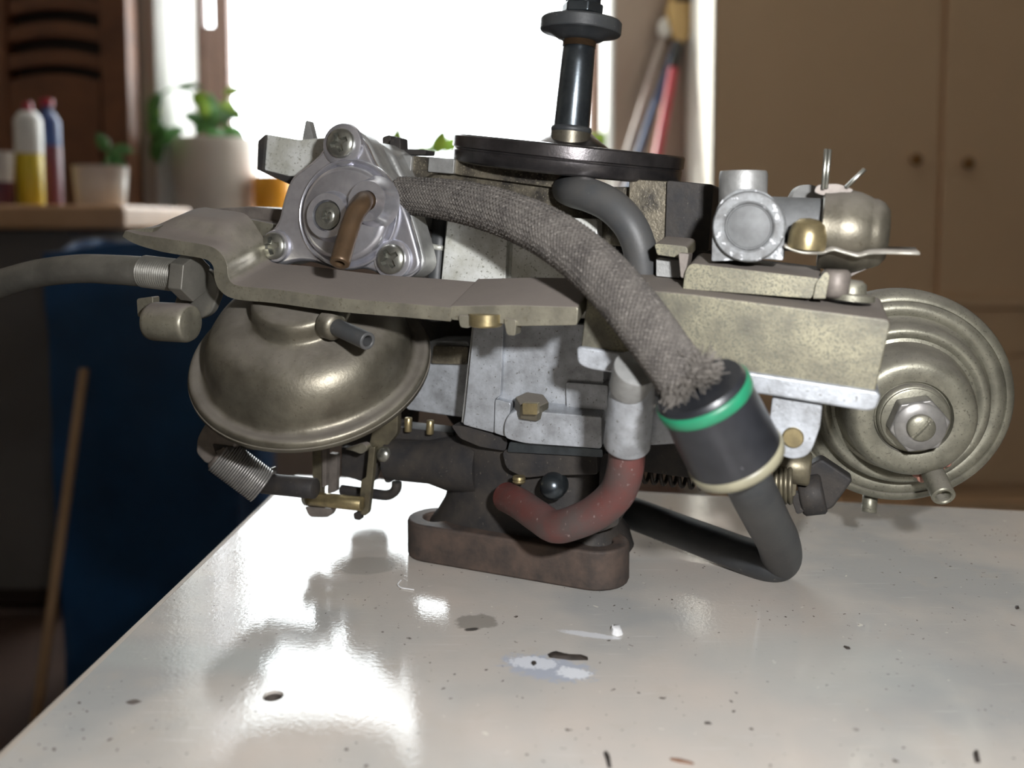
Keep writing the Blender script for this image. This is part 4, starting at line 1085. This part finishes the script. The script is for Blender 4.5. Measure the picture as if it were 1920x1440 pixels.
cyl('spring_core', sa_ - (sb_ - sa_) * 0.05, sb_, 0.0066, M['grey_link'], sprg, 24)
P_('spring_holder', [(382, 795, 10), (405, 788, 8), (440, 812, 6), (442, 836, 5), (402, 866, 10), (386, 872, 8), (366, 850, 8), (368, 822, 8)], 0.3160, 0.008, M['grey_link'], sprg, 8, 0.0012)
P_('holder_slot', [(398, 832, 3), (436, 838, 3), (420, 866, 3), (404, 850, 3)], 0.3152, 0.003, M['dark_cast'], sprg, 3, 0.0004)
P_('slot_tongue', [(404, 846, 2), (420, 840, 2), (428, 854, 2), (414, 864, 2)], 0.3145, 0.003, M['grey_link'], sprg, 2, 0.0004)
P_('holder_arm', [(440, 815, 3), (482, 822, 3), (478, 845, 3), (440, 838, 3)], 0.3240, 0.004, M['grey_link'], sprg, 3, 0.0008)
cyl('spring_rod', H(492, 906, 0.3320), H(592, 916, 0.3320), 0.0042, M['dark_cast'], sprg, 20)
P_('spring_hook', [(495, 882, 3), (510, 877, 3), (512, 890, 3), (500, 896, 3)], 0.3300, 0.003, M['spring'], sprg, 2, 0.0005)

# --- gold rectangular vacuum box with silver lower half
bx = P_('gold_cover', [(1104, 534, 10), (1300, 552, 4), (1672, 600, 14), (1640, 738, 6), (1088, 658, 8)], 0.2975, 0.036, M['gold'], carb, 8, 0.0048, vec=TIP3, seg=5)
tag(bx, 'speckled gold rectangular cover')
lip = P_('box_base', [(1080, 652, 6), (1090, 650, 4), (1644, 734, 4), (1652, 742, 5), (1644, 768, 12), (1625, 772, 10), (1440, 742, 4), (1180, 706, 4), (1100, 692, 14), (1082, 682, 10)], 0.2960, 0.038, M['alum'], bx, 4, 0.0012, vec=TIP3, seg=3)
P_('base_tab', [(1448, 744, 6), (1542, 758, 6), (1538, 800, 8), (1518, 856, 22), (1480, 862, 14), (1442, 840, 26), (1440, 812, 10)], 0.2995, 0.006, M['alum'], bx, 8, 0.0012, seg=3)
pp = H(1487, 820, 0.2995)
lathe('rivet_pin', pp - N * 0.001, N, [(0.0032, 0), (0.0032, 0.0016), (0.0028, 0.0020), (0, 0.0021)], M['brass'], bx, 28)
# silver outlet elbow below the box
ea, eb = H(1190, 690, 0.2895), H(1175, 836, 0.3010)
k = mpp(ea)
el = lathe('outlet_elbow', eb, ea - eb, [(44 * k, 0), (46 * k, 0.0006), (45 * k, 0.008), (44 * k, (ea - eb).length * 0.6), (42 * k, (ea - eb).length * 0.8), (36 * k, (ea - eb).length), (0, (ea - eb).length)], M['alum'], carb, 40, 50)
oa = H(1192, 690, 0.2835)
od = axis_dir(oa, 40, 0.35, -1)
lathe('elbow_cap', oa - od * 0.010, od, [(38 * k, 0), (41 * k, 0.009), (40 * k, 0.010), (20 * k, 0.0106), (0, 0.0108)], M['alum_grey'], el, 36, 50)
P_('elbow_web', [(1205, 720), (1250, 760), (1290, 830), (1215, 835)], 0.306, 0.010, M['alum'], el, 8, 0.001)

# --- red hose from the elbow round to the throttle body
tube('red_hose', [H(1177, 826, 0.3010), H(1172, 880, 0.304), H(1156, 925, 0.307), H(1118, 960, 0.309), H(1076, 980, 0.310), H(1040, 987, 0.313), H(1008, 968, 0.320), H(975, 945, 0.330), H(950, 932, 0.340)], [0.0060, 0.0061, 0.0061, 0.0060, 0.0058, 0.0057, 0.0057, 0.0057, 0.0057], M['red_hose'], carb, 28, 8)

# --- braided cloth hose
hp = [H(752, 366, 0.328), H(800, 370, 0.324), H(870, 380, 0.317), H(950, 402, 0.308), H(1030, 438, 0.299), H(1105, 492, 0.290), H(1165, 554, 0.282), H(1215, 617, 0.276), H(1262, 682, 0.271), H(1296, 730, 0.268)]
rs = [0.0066, 0.0069, 0.0074, 0.0078, 0.0081, 0.0082, 0.0081, 0.0079, 0.0076, 0.0078]
hose = tube('braided_hose', hp, [r - 0.0004 for r in rs], M['cloth'], carb, 32, 10)
tag(hose, 'grey woven cloth-covered hose')
HP = catmull(hp, 34); HR = [q.x for q in catmull([(r, 0, 0) for r in rs], 34)]
HF = frames(HP)
acc = [0.0]
for i in range(1, len(HP)): acc.append(acc[-1] + (HP[i] - HP[i - 1]).length)
bm = bmesh.new()
NT = 26
for sgn in (1, -1):
    for t_i in range(NT):
        pts = []
        for i in range(len(HP)):
            ph = 2 * PI * t_i / NT + sgn * acc[i] * 2 * PI / 0.040
            w = math.cos(NT * acc[i] * 2 * PI / 0.040 + (PI if sgn < 0 else 0) + 0.0)
            r = HR[i] - 0.0003 + 0.0003 * w
            a_, b_, _ = HF[i]
            pts.append(HP[i] + (a_ * math.cos(ph) + b_ * math.sin(ph)) * r)
        bm_tube(bm, pts, 0.00056, 5)
o = finish('braid', bm, M['cloth'], hose); o['kind'] = 'stuff'
# loose fibres along the braid and the frayed end at the valve
bm = bmesh.new()
rnd = random.Random(3)
def fibre(p, d, L, r=0.00010, curl=0.5):
    side = Vector((rnd.uniform(-1, 1), rnd.uniform(-1, 1), rnd.uniform(-1, 1))) * curl
    bm_tube(bm, [p, p + d * L * 0.5 + side * L * 0.15, p + d * L + side * L * 0.5], r, 3, False)
for q in range(1100):
    i = rnd.randrange(1, len(HP) - 1); an = rnd.uniform(0, 2 * PI)
    a_, b_, t_ = HF[i]; rad = a_ * math.cos(an) + b_ * math.sin(an)
    dirv = (rad * rnd.uniform(0.2, 0.9) + t_ * rnd.uniform(-1, 1) + rad.cross(t_) * rnd.uniform(-1, 1)).normalized()
    fibre(HP[i] + rad * HR[i] * 1.0, dirv, rnd.uniform(0.0004, 0.0012), 0.00006)
o = finish('loose_fibres', bm, M['fray'], hose); o['kind'] = 'stuff'
bm = bmesh.new()
a_, b_, t_ = HF[-6]
for q in range(1500):
    an = rnd.uniform(0, 2 * PI)
    rad = a_ * math.cos(an) + b_ * math.sin(an)
    front = max(0.0, rad.dot(N))
    dirv = (t_ * rnd.uniform(0.4, 1) + rad * rnd.uniform(0.1, 0.9) + rad.cross(t_) * rnd.uniform(-0.6, 0.6)).normalized()
    fibre(HP[-8] + t_ * rnd.uniform(-0.002, 0.002) + rad * HR[-6] * rnd.uniform(0.85, 1.03), dirv, rnd.uniform(0.002, 0.0048), 0.00014, 0.8)
tuft = H(1326, 692, 0.2655)
for q in range(260):
    dirv = Vector((rnd.uniform(-0.2, 1.0), rnd.uniform(-0.4, 0.3), rnd.uniform(-0.2, 0.8))).normalized()
    fibre(tuft + Vector((rnd.uniform(-1, 1), rnd.uniform(-1, 1), rnd.uniform(-1, 1))) * 0.003 - U * 0.003, dirv, rnd.uniform(0.002, 0.005), 0.00014, 0.6)
o = finish('frayed_end', bm, M['fray'], hose); o['kind'] = 'stuff'

# --- black check valve with green and cream rings
va = H(1312, 726, 0.2650)
vax = axis_dir(va, 62, -0.52, -1)           # towards the braided hose
k = mpp(va)
Lv = 0.0260
vb = va - vax * Lv
valve = lathe('check_valve', va, -vax, [(60 * k, -0.0004), (84 * k, -0.0006), (89 * k, 0.0006), (90 * k, 0.0012), (90 * k, 0.004), (91.5 * k, 0.012), (93 * k, Lv - 0.003), (92 * k, Lv - 0.001), (70 * k, Lv), (0, Lv)], M['valve'], carb, 72, 50)
tag(valve, 'black barrel-shaped check valve')
lathe('green_ring', va, -vax, [(90 * k, 0.0010), (93.5 * k, 0.0014), (94 * k, 0.0030), (93.5 * k, 0.0044), (90 * k, 0.0048)], M['green'], valve, 72, 80)
lathe('cream_ring', va, -vax, [(90 * k, Lv - 0.0028), (95.5 * k, Lv - 0.0024), (96 * k, Lv - 0.0012), (94.5 * k, Lv + 0.0004), (88 * k, Lv + 0.0008)], M['cream'], valve, 72, 80)

# --- black hose from the valve to the table, folded back behind the flange
hose2 = tube('rubber_hose', [vb + vax * 0.004, H(1398, 893, 0.2800), H(1420, 938, 0.302), H(1440, 978, 0.330), H(1458, 1014, 0.354), H(1463, 1046, 0.3745), H(1442, 1054, 0.3750), H(1402, 1043, 0.378), H(1340, 1020, 0.384), H(1260, 990, 0.393), H(1185, 962, 0.398), H(1130, 945, 0.402)],
             [0.0070, 0.0071, 0.0074, 0.0077, 0.0079, 0.0079, 0.0076, 0.0072, 0.0070, 0.0069, 0.0069, 0.0069], M['rubber'], carb, 32, 8)
tag(hose2, 'black rubber hose folded back along the table')
cyl('hose_stub', H(1128, 945, 0.403), H(1168, 957, 0.399), 0.0076, M['dark_cast'], tb, 24)

# --- upper black elbow hose
tube('elbow_hose', [H(1062, 356, 0.352), H(1078, 360, 0.342), H(1105, 366, 0.337), H(1145, 385, 0.334), H(1178, 418, 0.332), H(1197, 458, 0.332), H(1204, 500, 0.333), H(1206, 530, 0.334)], [0.0056, 0.0060, 0.0062, 0.0062, 0.0061, 0.006, 0.006, 0.006], M['rubber_grey'], carb, 28, 8)

# --- shelf between box and fuel union
sh = P_('top_shelf', [(1284, 512, 3), (1290, 498, 8), (1300, 494, 4), (1535, 522, 6), (1542, 528, 6), (1520, 560, 3), (1280, 542, 3)], 0.3065, 0.026, M['gold'], carb, 4, 0.0045, vec=TIP3, seg=5)
P_('shelf_arm', [(1226, 456, 8), (1290, 462, 10), (1290, 486, 3), (1232, 478, 3)], 0.3145, 0.022, M['gold'], sh, 5, 0.0010, vec=TIP3)
P_('shelf_arm_drop', [(1272, 474, 3), (1292, 476, 3), (1284, 522, 3), (1276, 520, 3)], 0.3085, 0.010, M['grey_link'], sh, 3, 0.0006)
P_('shelf_back', [(1230, 484), (1275, 488), (1275, 522), (1230, 518)], 0.324, 0.006, M['alum_grey'], sh, 3, 0.0006)
P_('shelf_curl', [(1524, 560, 3), (1530, 530, 6), (1548, 508, 6), (1556, 516, 4), (1548, 560, 3)], 0.305, 0.008, M['gold'], sh, 4, 0.0012, seg=3)
cyl('shelf_post', H(1566, 558, 0.311), H(1569, 505, 0.311), 0.0043, M['grey_link'], sh, 24, 0.25)
lathe('shelf_stud', H(1594, 562, 0.314), UPC, [(0.0072, 0), (0.0072, 0.0018), (0.0046, 0.0022), (0.0044, 0.0050), (0.003, 0.0062), (0, 0.0064)], M['gold_disc'], sh, 28, 60)
P_('shelf_arm_rear', [(1545, 470, 4), (1655, 478, 4), (1655, 492, 5), (1600, 516, 14), (1582, 528, 10), (1545, 520, 5)], 0.322, 0.006, M['grey_link'], sh, 5, 0.001)

# --- fuel union
fu = P_('fuel_union', [(1334, 490, 4), (1336, 420, 20), (1346, 380, 26), (1376, 356, 24), (1402, 353, 16), (1440, 360, 26), (1466, 392, 26), (1472, 430, 18), (1468, 488, 4), (1440, 486, 3)], 0.3065, 0.018, M['chalk'], carb, 10, 0.0012, seg=3)
fc = H(1404, 425, 0.3065)
k = mpp(fc)
lathe('union_rim', fc, N, [(67 * k, -0.0006), (66 * k, 0.0018), (63 * k, 0.0024), (48 * k, 0.0024), (44 * k, 0.0018), (43 * k, 0.0002)], M['chalk'], fu, 56, 40)
lathe('union_plug', fc, N, [(44 * k, 0.0002), (42.5 * k, 0.0010), (40.5 * k, 0.0010), (39.5 * k, 0.0003), (20 * k, 0.0008), (0, 0.0010)], M['plug_grey'], fu, 48, 50)
ta_, tb_ = H(1392, 400, 0.319), H(1394, 321, 0.319)
lathe('union_neck', ta_, tb_ - ta_, [(46 * k, 0), (46 * k, (tb_ - ta_).length - 0.0012), (44 * k, (tb_ - ta_).length), (34 * k, (tb_ - ta_).length), (33 * k, (tb_ - ta_).length - 0.004), (0, (tb_ - ta_).length - 0.004)], M['alum_grey'], fu, 44, 40)
ua_, ub_ = H(1440, 418, 0.323), H(1552, 424, 0.323)
lathe('union_arm', ua_, ub_ - ua_, [(50 * k, 0), (52 * k, 0.001), (53 * k, (ub_ - ua_).length)], M['plug_grey'], fu, 44)
da_, db_ = H(1538, 430, 0.321), H(1666, 440, 0.321)
LD = (db_ - da_).length; k = mpp(da_)
lathe('ball_cap', da_, db_ - da_, [(70 * k, 0), (73 * k, LD * .02), (73 * k, LD * .10), (76 * k, LD * .25), (77 * k, LD * .38), (74 * k, LD * .55), (67 * k, LD * .70), (64 * k, LD * .74), (64 * k, LD * .80), (58 * k, LD * .9), (46 * k, LD * .98), (30 * k, LD), (0, LD)], M['gold_dome'], fu, 64, 50)
lathe('rear_washer', H(1512, 388, 0.335), Vector((0.2, -0.9, 0.3)), [(42 * k, 0), (44 * k, 0.001), (40 * k, 0.003), (0, 0.0034)], M['alum_grey'], fu, 36)
scp = H(1512, 462, 0.3075)
lathe('clip_screw', scp, UPC, [(33 * k, -0.001), (34 * k, 0.0005), (33 * k, 0.0038), (28 * k, 0.0068), (16 * k, 0.0084), (0, 0.0088)], M['brass'], fu, 36, 70)
P_('pin_eye', [(1526, 360, 5), (1532, 346, 8), (1572, 344, 10), (1602, 356, 6), (1590, 364, 4), (1540, 366, 4)], 0.316, 0.005, M['grey_link'], fu, 5, 0.001)
for a1, b1_ in (((1543, 356), (1549, 279)), ((1549, 354), (1556, 280)), ((1586, 352), (1622, 317))):
    cyl('split_pin', H(a1[0], a1[1], 0.315), H(b1_[0], b1_[1], 0.315), 0.00062, M['steel'], fu, 8, 0.3)
st = [(1470, 462), (1500, 473), (1540, 475), (1562, 468), (1590, 476), (1612, 480), (1640, 474), (1725, 476)]
st2 = [q for q in catmull([(x, y, 0) for x, y in st], 5)]
top_ = [(q.x, q.y - 2.0) for q in st2]; bot_ = [(q.x, q.y + 2.0) for q in st2]
P_('clip_strip', top_ + bot_[::-1], 0.3035, 0.013, M['thin_sheet'], fu, 0, 0, vec=TIP3)

# --- right vacuum diaphragm: stepped round can facing the viewer
rc = V(1684, 748, 0.345)
rax = axis_dir(rc, 20, 0.62, 0.78)
k = mpp(rc)
pr = [(150, -60), (196, -52), (204, -44), (206, -20), (203, -8), (197, 0), (190, 3), (187, 3), (185.5, 0.5), (184, 3), (176, 8), (168, 8), (160, 4), (155, 8), (152, 26), (148, 42), (142, 48), (134, 48), (126, 42), (120, 44), (115, 60), (112, 92), (107, 110), (100, 119), (90, 122), (74, 122), (66, 120), (63, 112), (50, 112)]
rd2 = lathe('vacuum_actuator', rc, rax, [(r * k, h * k) for r, h in pr], M['gold_disc'], carb, 128, 50)
tag(rd2, 'stepped grey-gold round vacuum actuator at right')
lathe('boss_ring', rc, rax, [(62 * k, 108 * k), (61 * k, 122 * k), (57 * k, 126 * k), (50 * k, 126 * k)], M['gold_disc'], rd2, 56, 50)
lathe('washer', rc, rax, [(56 * k, 124 * k), (56 * k, 131 * k), (54 * k, 132 * k), (20 * k, 132 * k)], M['gold_disc'], rd2, 56, 50)
nut2 = hexa('hexagon_nut', rc + rax * 131 * k, rax, 50 * k, 34 * k, M['spring'], rd2, 0.2, 0.0008)
lathe('nut_face', rc, rax, [(43 * k, 164 * k), (40 * k, 168 * k), (20 * k, 169 * k)], M['spring'], nut2, 48, 60)
screw(rc + rax * 172 * k, rax, 23 * k, nut2, 0.9, SLOT, 'adjusting_screw')
lathe('screw_shank', rc, rax, [(22.5 * k, 160 * k), (22.5 * k, 174 * k), (10 * k, 174 * k)], M['gold_disc'], nut2, 32, 50)
pa_ = V(1746, 880, 0.328); pb_ = V(1770, 932, 0.316)
pipe('actuator_pipe', pa_ - (pb_ - pa_) * 0.3, pb_, 0.0041, 0.0026, 0.004, M['gold_disc'], rd2, 28)
bm = bmesh.new()
for sx, sy, sr in ((1718, 888, 8), (1728, 896, 9), (1738, 899, 7), (1765, 876, 7), (1776, 868, 8), (1783, 862, 6), (1757, 884, 5)):
    c0 = hit(sx, sy, V(1746, 880, 0.331), rax)
    bmesh.ops.create_icosphere(bm, subdivisions=2, radius=sr * k, matrix=Matrix.Translation(c0) @ Matrix.Scale(0.6, 4, Vector((0, 1, 0))))
o = finish('sealant_smear', bm, M['sealant'], rd2)
cyl('locating_peg', V(1632, 925, 0.360), V(1629, 961, 0.358), 0.0029, M['gold_disc'], rd2, 20)
P_('actuator_arm', [(1540, 860), (1600, 900), (1560, 955), (1530, 962), (1495, 940), (1505, 880)], 0.352, 0.008, M['dark_cast'], rd2, 8, 0.001)

P_('actuator_stay', [(1280, 585), (1620, 632), (1625, 742), (1280, 695)], 0.372, 0.035, M['dark_cast'], rd2, 8, 0.0015)
# --- dark lower bracket, coil spring and shaft bits under the box
lowb = P_('lower_bracket', [(1190, 835), (1260, 830), (1400, 850), (1400, 905), (1280, 895), (1188, 882)], 0.362, 0.012, M['dark_cast'], carb, 6, 0.001)
tag(coil('tension_spring', H(1182, 884, 0.372), H(1392, 908, 0.372), 0.0036, 12, 0.00085, M['dark_spring'], lowb, 16, 6), 'dark coil spring')
shf = cyl('choke_shaft', H(1455, 870, 0.345), H(1520, 880, 0.345), 0.006, M['link'], carb, 24)
P_('shaft_plate', [(1462, 830), (1500, 835), (1492, 930), (1470, 935), (1458, 880)], 0.343, 0.003, M['link'], shf, 5, 0.0006)
coil('torsion_spring', H(1452, 905, 0.341), H(1486, 909, 0.341), 0.0062, 4, 0.0009, M['link'], shf, 20, 6)
cyl('shaft_roller', H(1500, 930, 0.352), H(1545, 925, 0.352), 0.0072, M['dark_cast'], shf, 24)
P_('shaft_toe', [(1480, 925), (1505, 925), (1508, 960), (1494, 965)], 0.346, 0.004, M['dark_cast'], shf, 5, 0.0006)

# ------------------------------------------------------------------ crumbs on the table
def crumb(name, label, cat, pts, m, h=0.0008, r=3):
    ps = [T(x, y, 0.00005) for x, y in fillet(pts, r, 3)]
    bm = bmesh.new()
    n = len(ps); c = sum(ps, Vector()) / n
    lo = [bm.verts.new(p) for p in ps]
    hi = [bm.verts.new(c + (p - c) * 0.72 + Z * h * random.uniform(0.7, 1.2)) for p in ps]
    bm.faces.new(lo[::-1]); bm.faces.new(hi)
    for i in range(n): bm.faces.new((lo[i], lo[(i + 1) % n], hi[(i + 1) % n], hi[i]))
    return tag(finish(name, bm, m, None, 0, sharp=70), label, cat)
M['soot'] = mat('black_crumb', (0.022, 0.017, 0.013), (0.04, 0.03, 0.024), 0.7, 0, 300)
M['chip_white'] = mat('white_paint_chip', (0.82, 0.82, 0.82), None, 0.5, 0, 200)
M['chip_brown'] = mat('brown_crumb', (0.22, 0.12, 0.075), None, 0.7, 0, 200)
crumb('paint_chip', 'small white paint chip beside the pale streak on the table', 'paint chip', [(1143, 1181), (1152, 1176), (1166, 1180), (1169, 1190), (1158, 1194), (1147, 1190)], M['chip_white'], 0.0016)
crumb('black_splinter', 'long black splinter lying above the bluish paint smear', 'splinter', [(1026, 1226), (1036, 1224), (1060, 1229), (1102, 1231), (1103, 1238), (1070, 1238), (1030, 1233)], M['soot'], 0.0009, 2)
crumb('soot_flake', 'tiny black flake in the middle of bluish smear', 'flake', [(995, 1243), (1002, 1240), (1007, 1244), (1000, 1249)], M['soot'], 0.0006, 2)
crumb('curved_splinter', 'curved black splinter cut by the bottom edge of the photo', 'splinter', [(1131, 1412), (1138, 1410), (1144, 1420), (1147, 1440), (1140, 1441), (1136, 1425)], M['soot'], 0.0009, 2)
crumb('dark_crumb', 'dark blocky crumb near the bottom right corner of the photo', 'crumb', [(1824, 1412), (1834, 1410), (1839, 1430), (1828, 1430)], M['soot'], 0.0009, 2)
crumb('brown_flake', 'thin reddish-brown flake near the bottom edge right of the curved splinter', 'flake', [(1255, 1421), (1275, 1424), (1303, 1431), (1300, 1434), (1272, 1430), (1256, 1425)], M['chip_brown'], 0.0004, 2)
crumb('dark_speck', 'small dark crumb right of the table centre below the folded hose', 'crumb', [(1580, 1212), (1590, 1214), (1596, 1217), (1588, 1218)], M['soot'], 0.0005, 2)
crumb('right_speck', 'small black crumb by the right edge of the table', 'crumb', [(1902, 1138), (1910, 1137), (1912, 1141), (1905, 1143)], M['soot'], 0.0006, 2)
crumb('grey_speck', 'short dark sliver below the right end of the mounting flange', 'sliver', [(1320, 1354), (1332, 1356), (1336, 1358), (1322, 1358)], M['soot'], 0.0004, 2)
th_ = tube('white_thread', [T(x, y, 0.0004) for x, y in ((752, 1088), (746, 1096), (752, 1102), (764, 1104), (776, 1106))], 0.00025, M['chip_white'], None, 6, 6)
tag(th_, 'short curled white thread on the table left of the flange', 'thread')
